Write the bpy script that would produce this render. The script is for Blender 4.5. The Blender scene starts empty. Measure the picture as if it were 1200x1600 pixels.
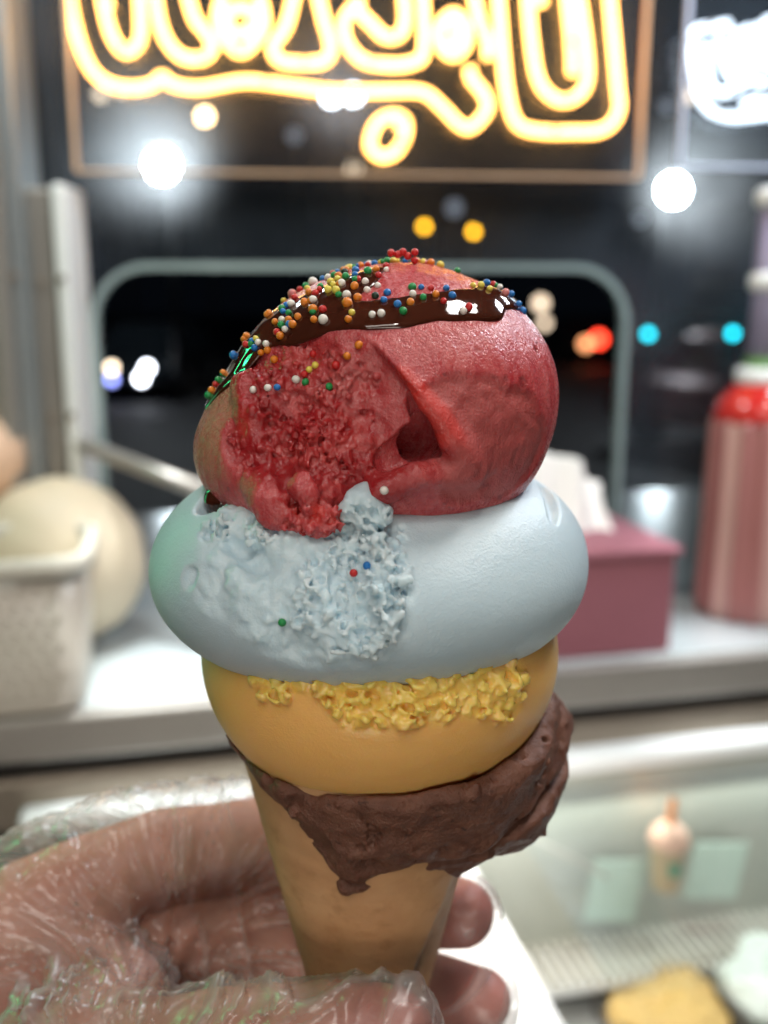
import bpy, bmesh, math, random
import numpy as np
from mathutils import Vector, Matrix
from mathutils.bvhtree import BVHTree
import openvdb

random.seed(7)
R = math.radians
sc = bpy.context.scene
COL = sc.collection

# ------------------------------------------------------------------ camera
CAM = Vector((0, 0, 1.40))
PITCH = R(12)
FPX = 1500.0                       # focal length in pixels of the 1200 px wide photograph
cd = bpy.data.cameras.new('camera')
cam = bpy.data.objects.new('camera', cd); COL.objects.link(cam)
cam.location = CAM
cam.rotation_euler = (R(90) - PITCH, 0, 0)
cd.sensor_fit = 'HORIZONTAL'; cd.sensor_width = 36.0; cd.lens = 36.0 * FPX / 1200
cd.clip_start = 0.01; cd.clip_end = 500
cd.dof.use_dof = True; cd.dof.focus_distance = 0.153; cd.dof.aperture_fstop = 14.0
sc.camera = cam

# ------------------------------------------------------------------ world, exposure
w = bpy.data.worlds.new('World'); sc.world = w; w.use_nodes = True
bg = w.node_tree.nodes['Background']
bg.inputs[0].default_value = (0.35, 0.5, 0.8, 1); bg.inputs[1].default_value = 0.004
sc.view_settings.view_transform = 'Standard'; sc.view_settings.look = 'None'
sc.view_settings.exposure = -0.15; sc.view_settings.gamma = 1
sc.cycles.use_denoising = True; sc.cycles.use_adaptive_sampling = True; sc.cycles.adaptive_threshold = 0.03
sc.cycles.max_bounces = 7; sc.cycles.diffuse_bounces = 3; sc.cycles.glossy_bounces = 3; sc.cycles.transmission_bounces = 4; sc.cycles.transparent_max_bounces = 14
sc.cycles.sample_clamp_indirect = 6
sc.cycles.caustics_reflective = False; sc.cycles.caustics_refractive = False

# ------------------------------------------------------------------ lamps of the kiosk and added fill lights
def area(name, loc, target, size, power, col, size_y=None):
    l = bpy.data.lights.new(name, 'AREA'); l.energy = power; l.color = col
    l.shape = 'RECTANGLE'; l.size = size; l.size_y = size_y or size
    o = bpy.data.objects.new(name, l); COL.objects.link(o)
    o.location = loc
    o.rotation_euler = (Vector(target) - Vector(loc)).to_track_quat('-Z', 'Y').to_euler()
    return o
CT = (0, 0.18, 1.38)
def spot(name, loc, target, power, col, deg, blend=0.6):
    l = bpy.data.lights.new(name, 'SPOT'); l.energy = power; l.color = col; l.spot_size = R(deg); l.spot_blend = blend; l.shadow_soft_size = 0.03
    o = bpy.data.objects.new(name, l); COL.objects.link(o); o.location = loc
    o.rotation_euler = (Vector(target) - Vector(loc)).to_track_quat('-Z', 'Y').to_euler(); return o
spot('counter_spot_left', (-0.10, 0.60, 1.95), (-0.135, 0.62, 1.15), 75, (0.90, 0.98, 1.0), 15)  # spot added to burn out the counter left of the cone
spot('counter_spot_right', (0.27, 0.66, 1.95), (0.245, 0.685, 1.15), 45, (0.90, 0.97, 1.0), 9)  # second added spot, whitens the counter between box and jar
area('ceiling_downlight', (0.06, -0.22, 2.10), CT, 0.05, 1.1, (1.0, 0.95, 0.88), 0.05)
area('ceiling_lamp', (0.30, 0.27, 1.98), CT, 0.20, 3.4, (1.0, 0.96, 0.90), 0.14)
area('room_fill', (-0.20, -0.72, 2.42), CT, 0.7, 8.5, (1.0, 0.93, 0.84), 0.6)  # overhead fill added for the kiosk's ambient light
area('front_fill', (0.02, -0.85, 1.14), CT, 0.50, 3.7, (1.0, 0.92, 0.80), 0.50)  # soft frontal fill added behind the camera, not a known lamp
area('counter_lamp_right', (0.42, 0.62, 1.78), (0.20, 0.60, 1.15), 0.16, 3.6, (0.82, 0.90, 1.0), 0.10)
area('counter_lamp_left', (-0.22, 0.66, 1.80), (-0.16, 0.62, 1.15), 0.16, 2.0, (0.86, 0.96, 1.0), 0.10)
area('green_led_lamp', (-0.46, 0.46, 1.60), CT, 0.03, 0.40, (0.05, 1.0, 0.35), 0.16)
area('green_glove_fill', (-0.24, 0.27, 1.36), (-0.09, 0.20, 1.325), 0.02, 0.06, (0.04, 1.0, 0.35), 0.12)  # second green light added to tint the glove's left side

# ------------------------------------------------------------------ picture geometry helpers
FW = Vector((0, math.cos(PITCH), -math.sin(PITCH))); UP = Vector((0, math.sin(PITCH), math.cos(PITCH))); RT = Vector((1, 0, 0))
def ray(px, py): return FW + RT * ((px - 600) / FPX) - UP * ((py - 800) / FPX)
def P(px, py, d): return CAM + ray(px, py) * d                    # point at depth d (metres)
def on_z(px, py, z):
    r = ray(px, py); return CAM + r * ((z - CAM.z) / r.z)
class Plane:                                                       # upright plane, yawed
    def __init__(s, y0, yaw):
        s.o = Vector((0, y0, 0)); s.u = Vector((math.cos(yaw), math.sin(yaw), 0)); s.n = Vector((math.sin(yaw), -math.cos(yaw), 0)); s.yaw = yaw
    def at(s, px, py):                                             # -> (u, z) on the plane
        r = ray(px, py); t = (s.o - CAM).dot(s.n) / r.dot(s.n); p = CAM + r * t
        return ((p - s.o).dot(s.u), p.z)
    def w(s, u, z, off=0): return s.o + s.u * u + Vector((0, 0, z)) + s.n * off   # off > 0 towards the camera

# ------------------------------------------------------------------ object helpers
def tag(o, label=None, cat=None, group=None, kind=None):
    if label: o['label'] = label
    if cat: o['category'] = cat
    if group: o['group'] = group
    if kind: o['kind'] = kind
    return o
def empty(name, loc=(0, 0, 0), rz=0):
    o = bpy.data.objects.new(name, None); COL.objects.link(o); o.location = loc; o.rotation_euler = (0, 0, rz)
    o.empty_display_size = 0.01
    return o
def link(name, me, mat, parent=None, smooth=True):
    o = bpy.data.objects.new(name, me); COL.objects.link(o)
    if mat is not None and not me.materials: me.materials.append(mat)
    if parent: o.parent = parent
    if smooth: me.polygons.foreach_set('use_smooth', np.ones(len(me.polygons), bool))
    return o
def pydata(name, v, f):
    me = bpy.data.meshes.new(name); me.from_pydata([tuple(x) for x in v], [], f); me.update(); return me
def face_cam(o):
    """turn a flat sheet so that its normal looks into the room"""
    me = o.data; bpy.context.view_layer.update(); mw = o.matrix_world
    if (mw.to_3x3() @ me.polygons[0].normal).dot(CAM - mw @ me.polygons[0].center) < 0: me.flip_normals()
    return o
def bm_mesh(name, bm):
    bmesh.ops.recalc_face_normals(bm, faces=bm.faces)
    me = bpy.data.meshes.new(name); bm.to_mesh(me); bm.free(); return me
def add_box(bm, c, s, bev=0.0, rot=None, seg=2):
    m = Matrix.Translation(Vector(c)) @ (rot or Matrix.Identity(4)) @ Matrix.Diagonal((s[0], s[1], s[2], 1))
    r = bmesh.ops.create_cube(bm, size=1, matrix=m)
    if bev > 0:
        es = list({e for v in r['verts'] for e in v.link_edges})
        bmesh.ops.bevel(bm, geom=es, offset=bev, segments=seg, profile=0.5, affect='EDGES')
def box(name, c, s, mat, parent=None, bev=0.002, rot=None, smooth=False):
    bm = bmesh.new(); add_box(bm, c, s, bev, rot); return link(name, bm_mesh(name, bm), mat, parent, smooth)
def lathe_me(name, prof, n=48, center=(0, 0, 0), rib=None):
    v = []; f = []
    for i, (r, z) in enumerate(prof):
        for k in range(n):
            a = 2 * math.pi * k / n
            rr = r * (1 + (rib(a, z) if rib else 0))
            v.append((center[0] + rr * math.cos(a), center[1] + rr * math.sin(a), center[2] + z))
    for i in range(len(prof) - 1):
        for k in range(n):
            a = i * n + k; b = i * n + (k + 1) % n
            f.append((a, b, b + n, a + n))
    f.append(tuple(range(n))[::-1]); f.append(tuple(range((len(prof) - 1) * n, len(prof) * n)))
    return pydata(name, v, f)
def spline(pts, per=8, closed=False):
    pts = [np.array(p, float) for p in pts]; n = len(pts); out = []
    rng = range(n if closed else n - 1)
    for i in rng:
        g = lambda j: pts[j % n] if closed else pts[max(0, min(n - 1, j))]
        p0, p1, p2, p3 = g(i - 1), g(i), g(i + 1), g(i + 2)
        for k in range(per):
            t = k / per
            out.append(0.5 * (2 * p1 + (p2 - p0) * t + (2 * p0 - 5 * p1 + 4 * p2 - p3) * t * t + (3 * p1 - p0 - 3 * p2 + p3) * t ** 3))
    if not closed: out.append(pts[-1])
    return out
def tube_me(name, pts, r, n=10, closed=False):
    pts = [Vector(p) for p in pts]; m = len(pts); v = []; f = []; prev = None
    for i, p in enumerate(pts):
        a = pts[(i - 1) % m] if closed else pts[max(0, i - 1)]
        b = pts[(i + 1) % m] if closed else pts[min(m - 1, i + 1)]
        t = (b - a).normalized()
        if prev is None: prev = t.orthogonal()
        nn = (prev - t * prev.dot(t)).normalized(); prev = nn; bb = t.cross(nn)
        rr = r[i] if isinstance(r, (list, tuple)) else r
        for k in range(n):
            q = 2 * math.pi * k / n
            v.append(p + (nn * math.cos(q) + bb * math.sin(q)) * rr)
    for i in range(m if closed else m - 1):
        for k in range(n):
            a = i * n + k; b = i * n + (k + 1) % n; j = (i + 1) % m
            f.append((a, b, j * n + (k + 1) % n, j * n + k))
    if not closed:
        f.append(tuple(range(n))[::-1]); f.append(tuple(range((m - 1) * n, m * n)))
    return pydata(name, v, f)

# ------------------------------------------------------------------ materials
class NT:
    def __init__(s, name):
        s.m = bpy.data.materials.new(name); s.m.use_nodes = True; s.t = s.m.node_tree
        s.b = s.t.nodes['Principled BSDF']; s.out = s.t.nodes['Material Output']
    def n(s, kind, **kw):
        x = s.t.nodes.new(kind)
        for k, v in kw.items():
            if k.startswith('i_'):
                key = k[2:]; key = int(key) if key.isdigit() else key
                x.inputs[key].default_value = v
            else: setattr(x, k, v)
        return x
    def l(s, a, b): s.t.links.new(a, b)
    def set(s, **kw):
        for k, v in kw.items(): s.b.inputs[k.replace('_', ' ')].default_value = v
    def mix(s, fac, a, b):
        x = s.n('ShaderNodeMix', data_type='RGBA')
        for sock, val in ((x.inputs[0], fac), (x.inputs[6], a), (x.inputs[7], b)):
            if isinstance(val, bpy.types.NodeSocket): s.l(val, sock)
            elif isinstance(val, (int, float)): sock.default_value = val
            else: sock.default_value = (*val, 1)
        return x.outputs[2]
    def noise(s, scale, detail=3, rough=0.55, vec=None, dist=0):
        x = s.n('ShaderNodeTexNoise'); x.inputs['Scale'].default_value = scale; x.inputs['Detail'].default_value = detail
        x.inputs['Roughness'].default_value = rough; x.inputs['Distortion'].default_value = dist
        if vec is None: vec = s.n('ShaderNodeTexCoord').outputs['Object']
        s.l(vec, x.inputs['Vector']); return x.outputs[0]
    def ramp(s, fac, a, b, ca=(0, 0, 0), cb=(1, 1, 1)):
        x = s.n('ShaderNodeValToRGB'); x.color_ramp.elements[0].position = a; x.color_ramp.elements[1].position = b
        x.color_ramp.elements[0].color = (*ca, 1); x.color_ramp.elements[1].color = (*cb, 1)
        s.l(fac, x.inputs[0]); return x.outputs[0]
    def math(s, op, a, b):
        x = s.n('ShaderNodeMath', operation=op)
        for sock, val in ((x.inputs[0], a), (x.inputs[1], b)):
            if isinstance(val, (int, float)): sock.default_value = val
            else: s.l(val, sock)
        return x.outputs[0]
    def bump(s, h, strength, dist, nrm=None):
        x = s.n('ShaderNodeBump'); x.inputs['Strength'].default_value = strength; x.inputs['Distance'].default_value = dist
        s.l(h, x.inputs['Height'])
        if nrm is not None: s.l(nrm, x.inputs['Normal'])
        return x.outputs[0]
    def col(s, c):
        if isinstance(c, bpy.types.NodeSocket): s.l(c, s.b.inputs['Base Color'])
        else: s.b.inputs['Base Color'].default_value = (*c, 1)
    def nrm(s, x): s.l(x, s.b.inputs['Normal'])
def simple(name, col, rough=0.5, metal=0.0, var=0.12, nscale=40, bump=0.0, **kw):
    m = NT(name); n = m.noise(nscale, 4)
    m.col(m.mix(n, tuple(c * (1 - var) for c in col), tuple(min(1, c * (1 + var)) for c in col)))
    m.set(Roughness=rough, Metallic=metal)
    for k, v in kw.items(): m.b.inputs[k.replace('_', ' ')].default_value = v
    if bump: m.nrm(m.bump(m.noise(nscale * 6, 3), 0.5, bump))
    return m.m
def emit(name, col, s):
    m = NT(name); m.set(Roughness=0.4); m.b.inputs['Base Color'].default_value = (0.8, 0.8, 0.8, 1)
    m.b.inputs['Emission Color'].default_value = (*col, 1); m.b.inputs['Emission Strength'].default_value = s
    return m.m

def strawberry_mat():
    m = NT('strawberry_ice'); at = m.n('ShaderNodeAttribute', attribute_name='mask'); sp = m.n('ShaderNodeSeparateColor'); m.l(at.outputs[0], sp.inputs[0])
    ro, fr, dk = sp.outputs[0], sp.outputs[1], sp.outputs[2]
    tc = m.n('ShaderNodeTexCoord').outputs['Object']
    mp = m.n('ShaderNodeMapping'); mp.inputs['Scale'].default_value = (1, 1, 0.10); m.l(tc, mp.inputs[0])
    streak = m.noise(700, 3, 0.6, mp.outputs[0])
    c = m.mix(m.ramp(streak, 0.35, 0.7), (0.43, 0.047, 0.056), (0.56, 0.120, 0.120))
    c = m.mix(fr, c, m.mix(m.noise(900, 3), (0.38, 0.060, 0.060), (0.48, 0.108, 0.100)))
    torn = m.mix(m.ramp(m.noise(260, 4), 0.35, 0.7), (0.37, 0.014, 0.018), (0.50, 0.070, 0.066))
    torn = m.mix(m.math('MULTIPLY', m.ramp(m.noise(110, 3), 0.54, 0.70), 0.38), torn, m.mix(m.noise(900, 2), (0.56, 0.17, 0.17), (0.66, 0.27, 0.26)))
    torn = m.mix(m.math('MULTIPLY', m.ramp(m.noise(75, 2), 0.50, 0.36), 0.7), torn, (0.31, 0.010, 0.014))
    c = m.mix(ro, c, torn)
    spk = m.ramp(m.noise(330, 2, 0.5), 0.70, 0.76)
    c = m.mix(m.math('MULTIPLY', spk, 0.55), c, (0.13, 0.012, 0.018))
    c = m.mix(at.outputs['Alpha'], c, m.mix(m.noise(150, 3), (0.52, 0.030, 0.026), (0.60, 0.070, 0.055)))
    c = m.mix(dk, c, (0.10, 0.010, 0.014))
    m.col(c)
    m.set(Subsurface_Weight=0.45, Subsurface_Scale=0.0018); m.b.inputs['Subsurface Radius'].default_value = (1.0, 0.22, 0.16)
    rn = m.ramp(m.noise(1300, 2), 0.38, 0.66, (0.12,) * 3, (0.46,) * 3)
    m.l(m.mix(m.math('MULTIPLY', ro, 0.6), m.mix(fr, rn, (0.55,) * 3), (0.14,) * 3), m.b.inputs['Roughness']); m.b.inputs['Specular IOR Level'].default_value = 0.6
    b1 = m.bump(m.noise(2300, 3, 0.6), 0.55, 0.0004)
    b2 = m.bump(m.noise(1000, 3, 0.6), 0.32, 0.0004, b1)
    b3 = m.bump(streak, 0.55, 0.0005, b2)
    m.nrm(b3); return m.m
def blue_mat():
    m = NT('pale_blue_ice'); at = m.n('ShaderNodeAttribute', attribute_name='mask'); sp = m.n('ShaderNodeSeparateColor'); m.l(at.outputs[0], sp.inputs[0])
    c = m.mix(m.noise(60, 3), (0.48, 0.60, 0.67), (0.54, 0.66, 0.72))
    c = m.mix(sp.outputs[0], c, m.mix(m.noise(300, 3), (0.50, 0.68, 0.77), (0.66, 0.76, 0.80)))
    c = m.mix(sp.outputs[2], c, (0.35, 0.56, 0.64))
    m.col(c)
    m.set(Subsurface_Weight=0.6, Subsurface_Scale=0.0032, Roughness=0.40); m.b.inputs['Subsurface Radius'].default_value = (0.7, 0.9, 1.0)
    b1 = m.bump(m.noise(2200, 3, 0.6), 0.42, 0.0003)
    b2 = m.bump(m.noise(420, 4, 0.6), 0.22, 0.0007, b1)
    m.nrm(b2); return m.m
def mango_mat():
    m = NT('mango_ice'); at = m.n('ShaderNodeAttribute', attribute_name='mask'); sp = m.n('ShaderNodeSeparateColor'); m.l(at.outputs[0], sp.inputs[0])
    c = m.mix(m.noise(70, 4), (0.86, 0.465, 0.135), (0.90, 0.535, 0.185))
    c = m.mix(sp.outputs[0], c, m.mix(m.noise(300, 3), (0.90, 0.56, 0.09), (0.93, 0.68, 0.22)))
    m.col(c)
    m.set(Subsurface_Weight=0.6, Subsurface_Scale=0.0032); m.b.inputs['Subsurface Radius'].default_value = (1.0, 0.55, 0.15)
    m.l(m.mix(sp.outputs[0], (0.36,) * 3, (0.20,) * 3), m.b.inputs['Roughness'])
    b1 = m.bump(m.noise(2200, 3, 0.6), 0.32, 0.0003)
    b2 = m.bump(m.noise(300, 4, 0.5), 0.2, 0.0008, b1)
    m.nrm(b2); return m.m
def choc_mat():
    m = NT('chocolate_ice')
    c = m.mix(m.ramp(m.noise(220, 4), 0.3, 0.7), (0.105, 0.039, 0.023), (0.185, 0.077, 0.047))
    c = m.mix(m.math('MULTIPLY', m.ramp(m.noise(600, 2), 0.66, 0.72), 0.7), c, (0.03, 0.010, 0.008))
    m.col(c)
    m.set(Subsurface_Weight=0.25, Subsurface_Scale=0.002, Roughness=0.52); m.b.inputs['Subsurface Radius'].default_value = (1, 0.4, 0.3)
    b1 = m.bump(m.noise(1900, 4, 0.65), 0.8, 0.0005); b2 = m.bump(m.noise(700, 3, 0.6), 0.6, 0.0007, b1)
    m.nrm(b2); return m.m
def wafer_mat():
    m = NT('wafer')
    c = m.mix(m.ramp(m.noise(55, 5, 0.6, dist=0.6), 0.3, 0.72), (0.48, 0.250, 0.115), (0.62, 0.365, 0.185))
    c = m.mix(m.math('MULTIPLY', m.ramp(m.noise(260, 4), 0.55, 0.75), 0.45), c, (0.30, 0.140, 0.045))
    m.col(c); m.set(Roughness=0.5, Subsurface_Weight=0.15, Subsurface_Scale=0.002)
    m.b.inputs['Subsurface Radius'].default_value = (1, 0.5, 0.2)
    tcz = m.n('ShaderNodeTexCoord').outputs['Object']; mp = m.n('ShaderNodeMapping'); mp.inputs['Scale'].default_value = (0.35, 0.35, 2.2); mp.inputs['Rotation'].default_value = (0.15, 0.35, 0); m.l(tcz, mp.inputs[0])
    band = m.noise(95, 3, 0.5, mp.outputs[0], 0.4)
    m.nrm(m.bump(m.noise(900, 3), 0.3, 0.0003, m.bump(band, 0.22, 0.0011))); return m.m
def sauce_mat():
    m = NT('chocolate_sauce'); m.col(m.mix(m.noise(90, 3), (0.030, 0.009, 0.005), (0.080, 0.019, 0.010)))
    m.set(Roughness=0.08, Coat_Weight=0.5, Coat_Roughness=0.04, Subsurface_Weight=0.2, Subsurface_Scale=0.0015)
    m.b.inputs['Subsurface Radius'].default_value = (1, 0.25, 0.12)
    m.nrm(m.bump(m.noise(260, 2), 0.3, 0.0006)); return m.m
def skin_mat():
    m = NT('skin'); c = m.mix(m.ramp(m.noise(70, 4), 0.3, 0.7), (0.52, 0.195, 0.130), (0.64, 0.300, 0.215))
    at = m.n('ShaderNodeAttribute', attribute_name='mask'); sp = m.n('ShaderNodeSeparateColor'); m.l(at.outputs[0], sp.inputs[0])
    c = m.mix(sp.outputs[0], c, (0.50, 0.165, 0.135))
    c = m.mix(sp.outputs[1], c, (0.62, 0.33, 0.27))
    m.col(c); m.set(Roughness=0.45, Subsurface_Weight=0.35, Subsurface_Scale=0.004)
    m.b.inputs['Subsurface Radius'].default_value = (1, 0.35, 0.2)
    m.nrm(m.bump(m.noise(700, 4), 0.35, 0.0006)); return m.m
def film_mat():
    m = NT('clear_film'); t = m.t
    tr = m.n('ShaderNodeBsdfTransparent'); tr.inputs[0].default_value = (0.95, 0.95, 0.94, 1)
    gl = m.n('ShaderNodeBsdfGlossy'); gl.inputs['Roughness'].default_value = 0.30; gl.inputs[0].default_value = (1, 1, 1, 1)
    df = m.n('ShaderNodeBsdfTranslucent'); df.inputs[0].default_value = (0.9, 0.9, 0.88, 1)
    d2 = m.n('ShaderNodeBsdfDiffuse'); d2.inputs[0].default_value = (0.9, 0.9, 0.88, 1)
    mpv = m.n('ShaderNodeTexCoord').outputs['Object']
    bmp = m.bump(m.noise(110, 2, 0.4, mpv, 0.8), 0.2, 0.0016)
    bmp = m.bump(m.noise(45, 2, 0.5, mpv, 1.2), 0.4, 0.004, bmp)
    for x in (gl, df, d2): m.l(bmp, x.inputs['Normal'])
    lw = m.n('ShaderNodeLayerWeight'); lw.inputs['Blend'].default_value = 0.30; m.l(bmp, lw.inputs['Normal'])
    f = m.math('MULTIPLY_ADD', lw.outputs['Fresnel'], 0.46); f.node.inputs[2].default_value = 0.03
    a = m.n('ShaderNodeMixShader'); a.inputs[0].default_value = 0.5; m.l(df.outputs[0], a.inputs[1]); m.l(d2.outputs[0], a.inputs[2])
    b = m.n('ShaderNodeMixShader'); at = m.n('ShaderNodeAttribute', attribute_name='mask'); sp = m.n('ShaderNodeSeparateColor'); m.l(at.outputs[0], sp.inputs[0]); mk_ = m.math('MULTIPLY_ADD', sp.outputs[0], 0.50); mk_.node.inputs[2].default_value = 0.14; m.l(mk_, b.inputs[0]); m.l(tr.outputs[0], b.inputs[1]); m.l(a.outputs[0], b.inputs[2])
    c = m.n('ShaderNodeMixShader'); m.l(f, c.inputs[0]); m.l(b.outputs[0], c.inputs[1]); m.l(gl.outputs[0], c.inputs[2])
    m.l(c.outputs[0], m.out.inputs[0]); return m.m
def sheet_glass(name, haze, spread, veil, tint=(0.95, 0.97, 0.97)):
    """window glass: clear, scatter added for lamp bloom, diffuse put in for reflected haze, a mirror coat"""
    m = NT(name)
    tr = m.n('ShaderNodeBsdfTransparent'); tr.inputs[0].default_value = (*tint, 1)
    rf = m.n('ShaderNodeBsdfRefraction'); rf.inputs['IOR'].default_value = 1.05; rf.inputs['Roughness'].default_value = spread  # scatter lobe imitates the bloom round bright lamps
    df = m.n('ShaderNodeBsdfDiffuse'); df.inputs[0].default_value = (0.58, 0.72, 0.90, 1)  # bluish diffuse put in for the haze of reflections on the glass
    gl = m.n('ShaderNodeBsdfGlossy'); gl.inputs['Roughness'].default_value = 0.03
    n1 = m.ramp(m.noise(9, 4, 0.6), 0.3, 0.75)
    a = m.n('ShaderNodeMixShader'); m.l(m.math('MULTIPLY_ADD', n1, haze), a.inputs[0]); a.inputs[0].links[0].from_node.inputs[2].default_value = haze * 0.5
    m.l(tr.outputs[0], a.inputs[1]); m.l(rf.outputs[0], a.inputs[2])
    b = m.n('ShaderNodeMixShader'); m.l(m.math('MULTIPLY_ADD', n1, veil), b.inputs[0]); b.inputs[0].links[0].from_node.inputs[2].default_value = veil * 0.5
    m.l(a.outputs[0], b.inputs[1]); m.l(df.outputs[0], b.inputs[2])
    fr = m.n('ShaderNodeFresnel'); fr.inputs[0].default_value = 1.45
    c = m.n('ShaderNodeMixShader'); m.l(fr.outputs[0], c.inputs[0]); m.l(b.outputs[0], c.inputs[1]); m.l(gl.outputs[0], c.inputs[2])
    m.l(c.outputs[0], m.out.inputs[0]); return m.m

M = dict(
    steel=simple('brushed_steel', (0.34, 0.31, 0.28), 0.38, 0.45, 0.10, 25, 0.0002),
    steel_dark=simple('worn_steel', (0.30, 0.25, 0.20), 0.42, 0.6, 0.2, 20, 0.0003),
    counter=simple('counter_laminate', (0.56, 0.60, 0.60), 0.17, 0.35, 0.10, 12),
    black=simple('dark_gap', (0.02, 0.018, 0.016), 0.7),
    alu=simple('aluminium', (0.30, 0.33, 0.34), 0.38, 0.7, 0.12, 14, 0.0002),
    alu_warm=simple('aluminium_warm', (0.30, 0.28, 0.25), 0.42, 0.5, 0.12, 14),
    trim=simple('pane_edge', (0.44, 0.56, 0.56), 0.2, 0.5, 0.1, 20),
    white=simple('white_enamel', (0.80, 0.80, 0.78), 0.35, 0, 0.04, 12),
    cream=simple('cream_plastic', (0.56, 0.52, 0.44), 0.40, 0, 0.06, 14),
    basket=simple('basket_plastic', (0.52, 0.47, 0.40), 0.38, 0, 0.06, 14),
    melon=simple('melon_rind', (0.66, 0.55, 0.40), 0.55, 0, 0.14, 18, 0.0006),
    melon2=simple('melon_rind_tan', (0.70, 0.47, 0.32), 0.55, 0, 0.14, 18, 0.0006),
    pink=simple('pink_card', (0.33, 0.118, 0.148), 0.55, 0, 0.08, 14),
    tissue=simple('tissue', (0.86, 0.83, 0.78), 0.8, 0, 0.03, 30),
    ribbed=simple('pink_ribbed_plastic', (0.36, 0.15, 0.135), 0.4, 0, 0.10, 30),
    redcap=simple('red_plastic', (0.55, 0.03, 0.025), 0.12, 0, 0.06, 20),
    lilac=simple('lilac_plastic', (0.24, 0.21, 0.30), 0.4),
    green=simple('green_plastic', (0.12, 0.26, 0.07), 0.5),
    asphalt=simple('asphalt', (0.045, 0.045, 0.048), 0.7, 0, 0.3, 3),
    carpaint=simple('dark_car_paint', (0.02, 0.025, 0.03), 0.15, 0.3),
    carred=simple('red_car_paint', (0.30, 0.012, 0.015), 0.2, 0.2),
    rubber=simple('rubber', (0.02, 0.02, 0.02), 0.8),
    pole=simple('painted_pole', (0.008, 0.008, 0.008), 0.6),
    fwall=simple('freezer_wall', (0.44, 0.45, 0.39), 0.35, 0.1, 0.12, 10),
    tan_ice=simple('tan_ice_cream', (0.62, 0.40, 0.13), 0.5, 0, 0.2, 60, 0.002),
    mint_ice=simple('mint_ice_cream', (0.80, 0.85, 0.77), 0.5, 0, 0.08, 60, 0.002),
    card=simple('pale_green_card', (0.44, 0.54, 0.46), 0.5, 0, 0.05, 20),
    cup=simple('kraft_paper', (0.48, 0.36, 0.20), 0.6, 0, 0.08, 40),
    peach=simple('peach_cream', (0.80, 0.48, 0.34), 0.5, 0, 0.1, 60),
    orange=simple('orange_straw', (0.80, 0.26, 0.05), 0.4),
    emblem=simple('green_print', (0.02, 0.30, 0.16), 0.5),
)

def striped(name, a, b, n):
    m = NT(name); sx = m.n('ShaderNodeSeparateXYZ'); m.l(m.n('ShaderNodeTexCoord').outputs['Object'], sx.inputs[0])
    t = m.math('SINE', m.math('MULTIPLY', m.math('ARCTAN2', sx.outputs[1], sx.outputs[0]), n), 0)
    m.col(m.mix(m.ramp(t, 0.1, 0.7), a, b)); m.set(Roughness=0.4); return m.m
M['ribbed'] = striped('pink_ribbed_plastic', (0.36, 0.135, 0.125), (0.58, 0.34, 0.30), 7)
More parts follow.
